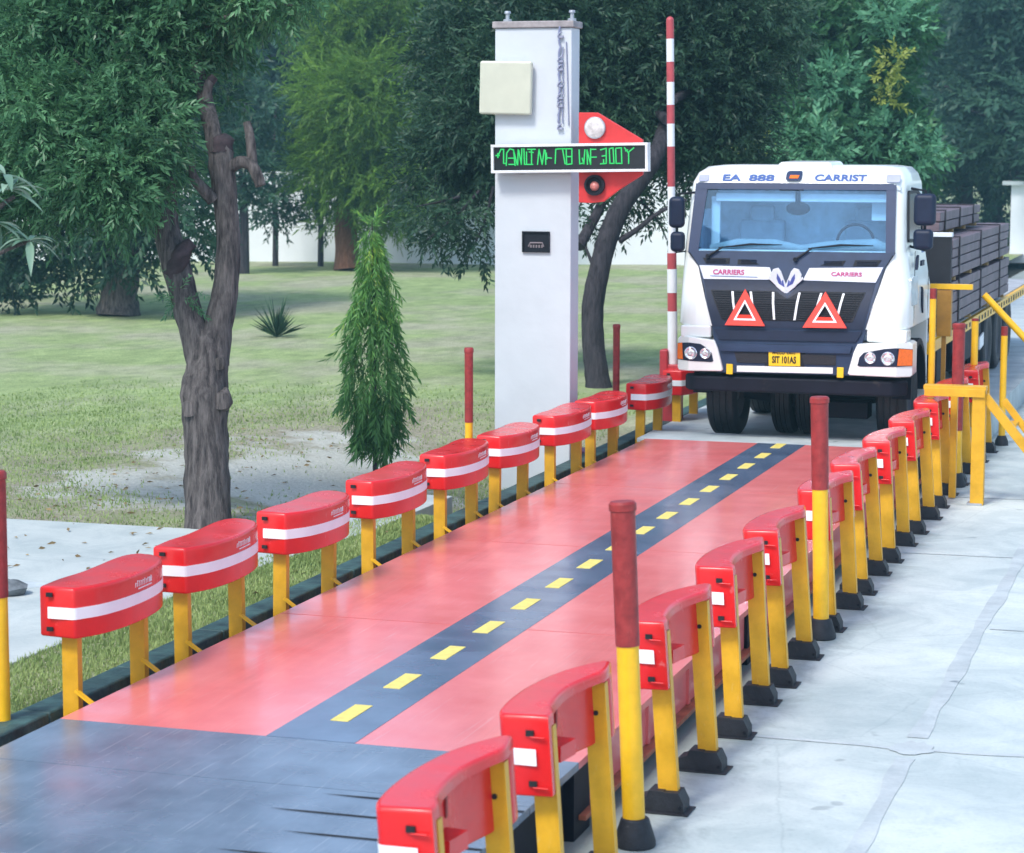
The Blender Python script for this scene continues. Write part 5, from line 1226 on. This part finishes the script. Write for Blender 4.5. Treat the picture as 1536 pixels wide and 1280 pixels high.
LF6B = leafmat('leaf_pale_tip', (.08, .24, .13), (.20, .46, .25), (.34, .62, .36), .4)
crown(t6, 'pale_foliage', [pxblob(u, v, r_, d6, 1, .9, o) for u, v, r_, o in ((1205, 215, 34, -2.6), (1238, 232, 24, -2.6), (1380, 232, 26, -2.6), (1335, 205, 28, -2.4), (1262, 130, 30, -2), (1352, 40, 24, -2), (1330, 20, 26, -2), (1290, 205, 24, -2), (1240, 125, 20, -2.2))], 420, SP6, LF6B, 87, up=.4, shell=.5, smin=.6, smax=1.0)
LF6C = leafmat('leaf_yellow', (.22, .28, .05), (.42, .48, .10), None, .4)
crown(t6, 'yellow_foliage', [pxblob(u, v, r_, d6, .6, 1.2, -2.6) for u, v, r_ in ((1345, 95, 12), (1325, 115, 10), (1330, 150, 11), (1120, 235, 10), (1140, 215, 10))], 60, SP6, LF6C, 89, up=.4, shell=.3, smin=.5, smax=.8)

# --- hazy trees far away: one tree, then copies turned and resized
LF7 = leafmat('leaf_far_green', (.024, .07, .05), (.085, .19, .11), None, .35)
SPb = [spray(12, .9, .24, .05, .95, .25, s_) for s_ in range(4)]
def far_tree(H_, seedv):
    rr = np.random.default_rng(seedv); t = thing('far_tree', (0, 0, 0), 'x', 'tree', 'hazy trees beyond the lawn')
    b = MB(); limb(b, [(0, 0, -.3, .3), (.1, 0, H_*.25, .22), (-.1, .1, H_*.5, .16), (0, 0, H_*.85, .06)], seedv, .05, 10)
    for k in range(6):
        a = rr.random()*6.28; z = H_*(.25+.09*k); limb(b, [(0, 0, z, .1), (math.cos(a)*1.2, math.sin(a)*1.2, z+.7, .06), (math.cos(a)*2.2, math.sin(a)*2.2, z+1.0, .03)], seedv+k, .05, 7)
    b.build('trunk', BARKD, t, smooth=60)
    bl = []
    for k in range(17):
        a = rr.random()*6.28; z = H_*(.24+.72*rr.random()); w_ = H_*.26*math.sin(min(1, (z/H_+.12))*math.pi)**.5+.2
        bl.append(((math.cos(a)*w_*rr.random(), math.sin(a)*w_*rr.random(), z), tuple(H_*(.12+.09*rr.random(3)))))
    crown(t, 'crown', bl, 1900, SPb, LF7, seedv+5, up=-.05, shell=.45)
    return t
protos = [far_tree(9.2, 101), far_tree(9.8, 111)]
far = [(395, 84, 1.0, 'hazy tree seen between the forked trunk and the feathery tree'), (335, 78, .95, 'hazy tree partly hidden by the forked tree crown'), (450, 92, 1.1, 'hazy tree behind the left edge of the feathery tree'),
       (1450, 80, 1.0, 'hazy dark tree above the steel load'), (1530, 74, .95, 'hazy dark tree at the top right corner'), (1385, 88, 1.1, 'hazy tree behind the pale leaf tips of the bushy tree'), (1490, 98, 1.2, 'faintest hazy tree above the right end of the load'),
       (60, 84, 1.0, 'hazy tree behind the thick grey trunk at the left'), (190, 92, 1.1, 'hazy tree behind the forked tree crown, upper left'), (560, 96, 1.15, 'dark tree behind the feathery crown'), (690, 88, 1.0, 'dark tree left of the pillar beyond the wall'), (800, 95, 1.1, 'dark tree behind the pillar top'),
       (920, 86, 1.0, 'dark tree beyond the wall right of the pillar'), (1030, 94, 1.1, 'dark tree behind the boom pole'), (1140, 90, 1.05, 'dark tree behind the left half of the truck cab'), (1270, 97, 1.15, 'dark tree behind the right half of the truck cab'), (-60, 96, 1.1, 'hazy tree at the upper left corner'), (1600, 90, 1.0, 'hazy tree beyond the right edge')]
used = set()
for i, (u, dep, k, lab) in enumerate(far):
    p = i % 2; t = protos[p] if p not in used else copy_tree(protos[p]); used.add(p)
    c = at(u, 300, dep); t.location = (c[0], c[1], -.4); t.scale = (k*1.25, k*1.25, k); t.rotation_euler = (0, 0, i*1.37); t['label'] = lab
for (u, dep, r0, lab) in ((365, 60, 7, 'thin bare-trunked tree left of the wall gap'), (412, 63.5, 4, 'sapling standing against the wall beside the thin trunk'), (480, 63.5, 4, 'sapling standing against the wall left of the brown trunk')):
    base = at(u, 300, dep); base[2] = -.12
    t = thing('slender_tree', tuple(base), lab, 'tree', 'thin trees in front of the wall')
    b = MB(); v0 = 398; limb(b, [(base[0], base[1], -.2, r0*1.2*dep/FPX), pl_(u+1, 330, dep, r0), pl_(u-2, 260, dep, r0*.8), pl_(u+3, 150, dep, r0*.5)], 91, .04, 10); rel(b, base).build('trunk', BARKD, t, smooth=60)
    crown(t, 'crown', [pxblob(u+dx, v, r_, dep, 1, 1, .0) for dx, v, r_ in ((-15, 210, 30), (15, 170, 36), (0, 250, 30), (20, 290, 20), (-18, 300, 18))] if r0 > 5 else [pxblob(u, 330, 15, dep), pxblob(u-12, 310, 16, dep), pxblob(u+10, 300, 18, dep), pxblob(u, 270, 22, dep)], 420 if r0 > 5 else 150, SPm, LF7, 92+u, up=.1, shell=.3)

# --- weeping conical tree
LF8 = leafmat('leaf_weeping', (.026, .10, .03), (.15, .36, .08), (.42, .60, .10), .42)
d8 = 24.6; base = onplane(563, 694, 2, -.3)
base = at(563, 700, d8)
t8 = thing('conical_tree', tuple(base), 'small weeping conical tree with drooping fronds behind the rails', 'tree')
top = at(558, 332, d8)
b = MB(); limb(b, [(*base, .03), (*(base*.6+top*.4), .022), (*(base*.2+top*.8), .012), (*top, .004)], 95, .03, 8); limb(b, [(base[0], base[1], base[2]-.25, .032), (*base, .03)], 96, .03, 8); rel(b, base).build('trunk', BARKD, t8)
rr = np.random.default_rng(77); P = []; D = []; SC = []; TI = []; Hh = top[2]-base[2]
wpx = lambda f_: float(np.interp(f_, [0, .08, .15, .22, .35, .5, .63, .75, .88, 1], [3, 8, 20, 37, 44, 39, 31, 22, 12, 5]))
for k in range(520):
    f_ = .10+.89*rr.random()**.95; f_ = min(.985, f_); a = rr.random()*6.283; w_ = wpx(f_)*d8/FPX
    c = base+(top-base)*f_; o = np.array([math.cos(a), math.sin(a), 0])
    rad = w_*(.25+.75*rr.random()**.6)
    p = c+o*rad+np.array([0, 0, .1*(1-f_)])
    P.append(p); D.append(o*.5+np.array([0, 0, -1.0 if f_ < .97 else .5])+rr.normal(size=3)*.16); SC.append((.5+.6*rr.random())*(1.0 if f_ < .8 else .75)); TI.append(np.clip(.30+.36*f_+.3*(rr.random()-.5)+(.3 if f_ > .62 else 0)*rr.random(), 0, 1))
# outer long tassels at the bottom
for k in range(34):
    a = rr.random()*6.283; f_ = .17+.15*rr.random(); o = np.array([math.cos(a), math.sin(a), 0]); c = base+(top-base)*f_
    P.append(c+o*(16+26*rr.random())*d8/FPX); D.append(o*.12+np.array([0, 0, -1])+rr.normal(size=3)*.07); SC.append(.9+.5*rr.random()); TI.append(.25+.3*rr.random())
SPw = [spray(22, .34, .11, .0095, .55, .12, s_) for s_ in range(4)]
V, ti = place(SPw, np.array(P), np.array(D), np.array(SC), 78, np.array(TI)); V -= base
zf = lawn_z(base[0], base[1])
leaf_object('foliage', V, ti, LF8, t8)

# --- spiky plant on the lawn
dg_ = 40.; base = onplane(415, 506, 2, -.12)
ag = thing('spiky_plant', tuple(base), 'dark spiky clump of long leaves in the middle of the lawn', 'plant')
Vl = []
for k in range(90):
    a = rr.random()*6.283; el = .35+1.1*rr.random(); l = (.35+.4*rr.random())*(1.15 if el > 1.1 else 1)
    d = np.array([math.cos(a)*math.cos(el), math.sin(a)*math.cos(el), math.sin(el)]); s_ = np.cross(d, [.1, .2, 1]); s_ /= np.linalg.norm(s_)
    Vl.append([np.zeros(3), d*l*.5+s_*.018, d*l-np.array([0, 0, .08*l]), d*l*.5-s_*.018])
leaf_object('leaves', np.array(Vl), rr.random(len(Vl)), LF5, ag)
# rock at the slab edge on the far left
rk = onplane(8, 890, 2, -.1)
b = MB(); b.lathe([(-.02, .01), (.0, .12), (.05, .14), (.08, .09), (.10, .01)], (0, 0, 0), axis=2, seg=14); rr = np.random.default_rng(9); b.v = [(x*(1.25+.1*rr.normal()), y*(1+.12*rr.normal()), z*(1+.15*rr.normal())) for x, y, z in b.v]
o = b.build('rock', mat('grey_rock', (.12, .14, .15), .9, var=.4, vscale=12, bump=.6, bscale=25), smooth=50); o.location = tuple(rk); tag(o, 'small grey rock on the slab edge beside the left bollard', 'rock')

# --- short grass: blades on the strip by the kerb and over the near lawn
LFG = leafmat('grass_blade', (.20, .29, .09), (.36, .46, .17), (.50, .53, .30), .3, .7)
def blades(n_, xr, yr, h0, h1, seedv, keep=None):
    rr = np.random.default_rng(seedv); x = xr[0]+(xr[1]-xr[0])*rr.random(n_); y = yr[0]+(yr[1]-yr[0])*rr.random(n_)
    if keep is not None: k = keep(x, y); x, y = x[k], y[k]
    z = np.array([lawn_z(a, c) for a, c in zip(x, y)]); m_ = len(x); a = rr.random(m_)*6.283; ln = h0+(h1-h0)*rr.random(m_)**1.5
    base_ = np.stack([x, y, z-.005], 1); s_ = np.stack([np.cos(a), np.sin(a), 0*a], 1)*.006*(1+y[:, None]*.05); le = np.stack([-np.sin(a), np.cos(a), 0*a], 1)*(rr.random((m_, 1))*.9)
    tip = base_+np.array([0, 0, 1.])*ln[:, None]+le*ln[:, None]
    return np.stack([base_-s_, base_+s_, tip, base_+(tip-base_)*.6-s_*.4], 1), np.clip(.15*rr.normal(size=m_)+.45+.25*np.sin(x*5+np.sin(y*2)*2), 0, 1)
V1, T1 = blades(46000, (-2.72, -1.99), (-.6, 9.0), .012, .05, 201)
V2, T2 = blades(90000, (-11, -2.5), (6.7, 19), .015, .05, 202, lambda x, y: ~((x > -3.1) & (y < 9.3)) & (np.random.default_rng(5).random(len(x)) < np.clip(((x+4.9)*.5)**2+((y-11)*.27)**2-.25+.5*np.sin(x*2.1+1)*np.sin(y*1.7), .04, 1)*np.clip((19-y)/8, 0, .8)))
og = leaf_object('grass', np.concatenate([V1, V2]), np.concatenate([T1, T2]), LFG, None); tag(og, 'short patchy grass growing beside the kerb and on the lawn', 'grass', kind='stuff')

rr = np.random.default_rng(301); n_ = 420; xy = np.stack([-6.5+4.4*rr.random(n_), 4+10*rr.random(n_)], 1)
P = np.array([[x, y, (-.1 if (x < -2.75 and y < 6.5) else lawn_z(x, y)+.012)] for x, y in xy]); D = rr.normal(size=(n_, 3))*np.array([1, 1, .12]); LFD = leafmat('fallen_leaf', (.16, .11, .05), (.33, .25, .12), None, .1, .8)
V, ti = place([np.array([[[0, 0, 0], [.012, .03, .006], [0, .07, 0], [-.012, .03, .006]]])], P, D, .6+.7*rr.random(n_), 302, rr.random(n_)); V[:, :, 2] += .004
tag(leaf_object('fallen_leaves', V, ti, LFD, None), 'dry fallen leaves scattered under the forked tree', 'leaves', kind='stuff')

# ------------------------------------------------------------------ haze
HZ = .0014
hm = bpy.data.materials.new('haze_air'); hm.use_nodes = True; t_ = hm.node_tree
for n_ in list(t_.nodes):
    if n_.type == 'BSDF_PRINCIPLED': t_.nodes.remove(n_)
pv = N(t_, 'ShaderNodeVolumePrincipled'); pv.inputs['Color'].default_value = (.38, .74, .86, 1); pv.inputs['Density'].default_value = HZ; pv.inputs['Anisotropy'].default_value = .2
t_.links.new(pv.outputs[0], t_.nodes['Material Output'].inputs['Volume'])
b = MB(); b.box((0, 150, 8.2), (1300, 1600, 20)); hz_ = b.build('haze', hm, smooth=0); tag(hz_, kind='stuff'); hz_['label'] = 'thin bluish haze over the grounds'; hz_['category'] = 'haze'
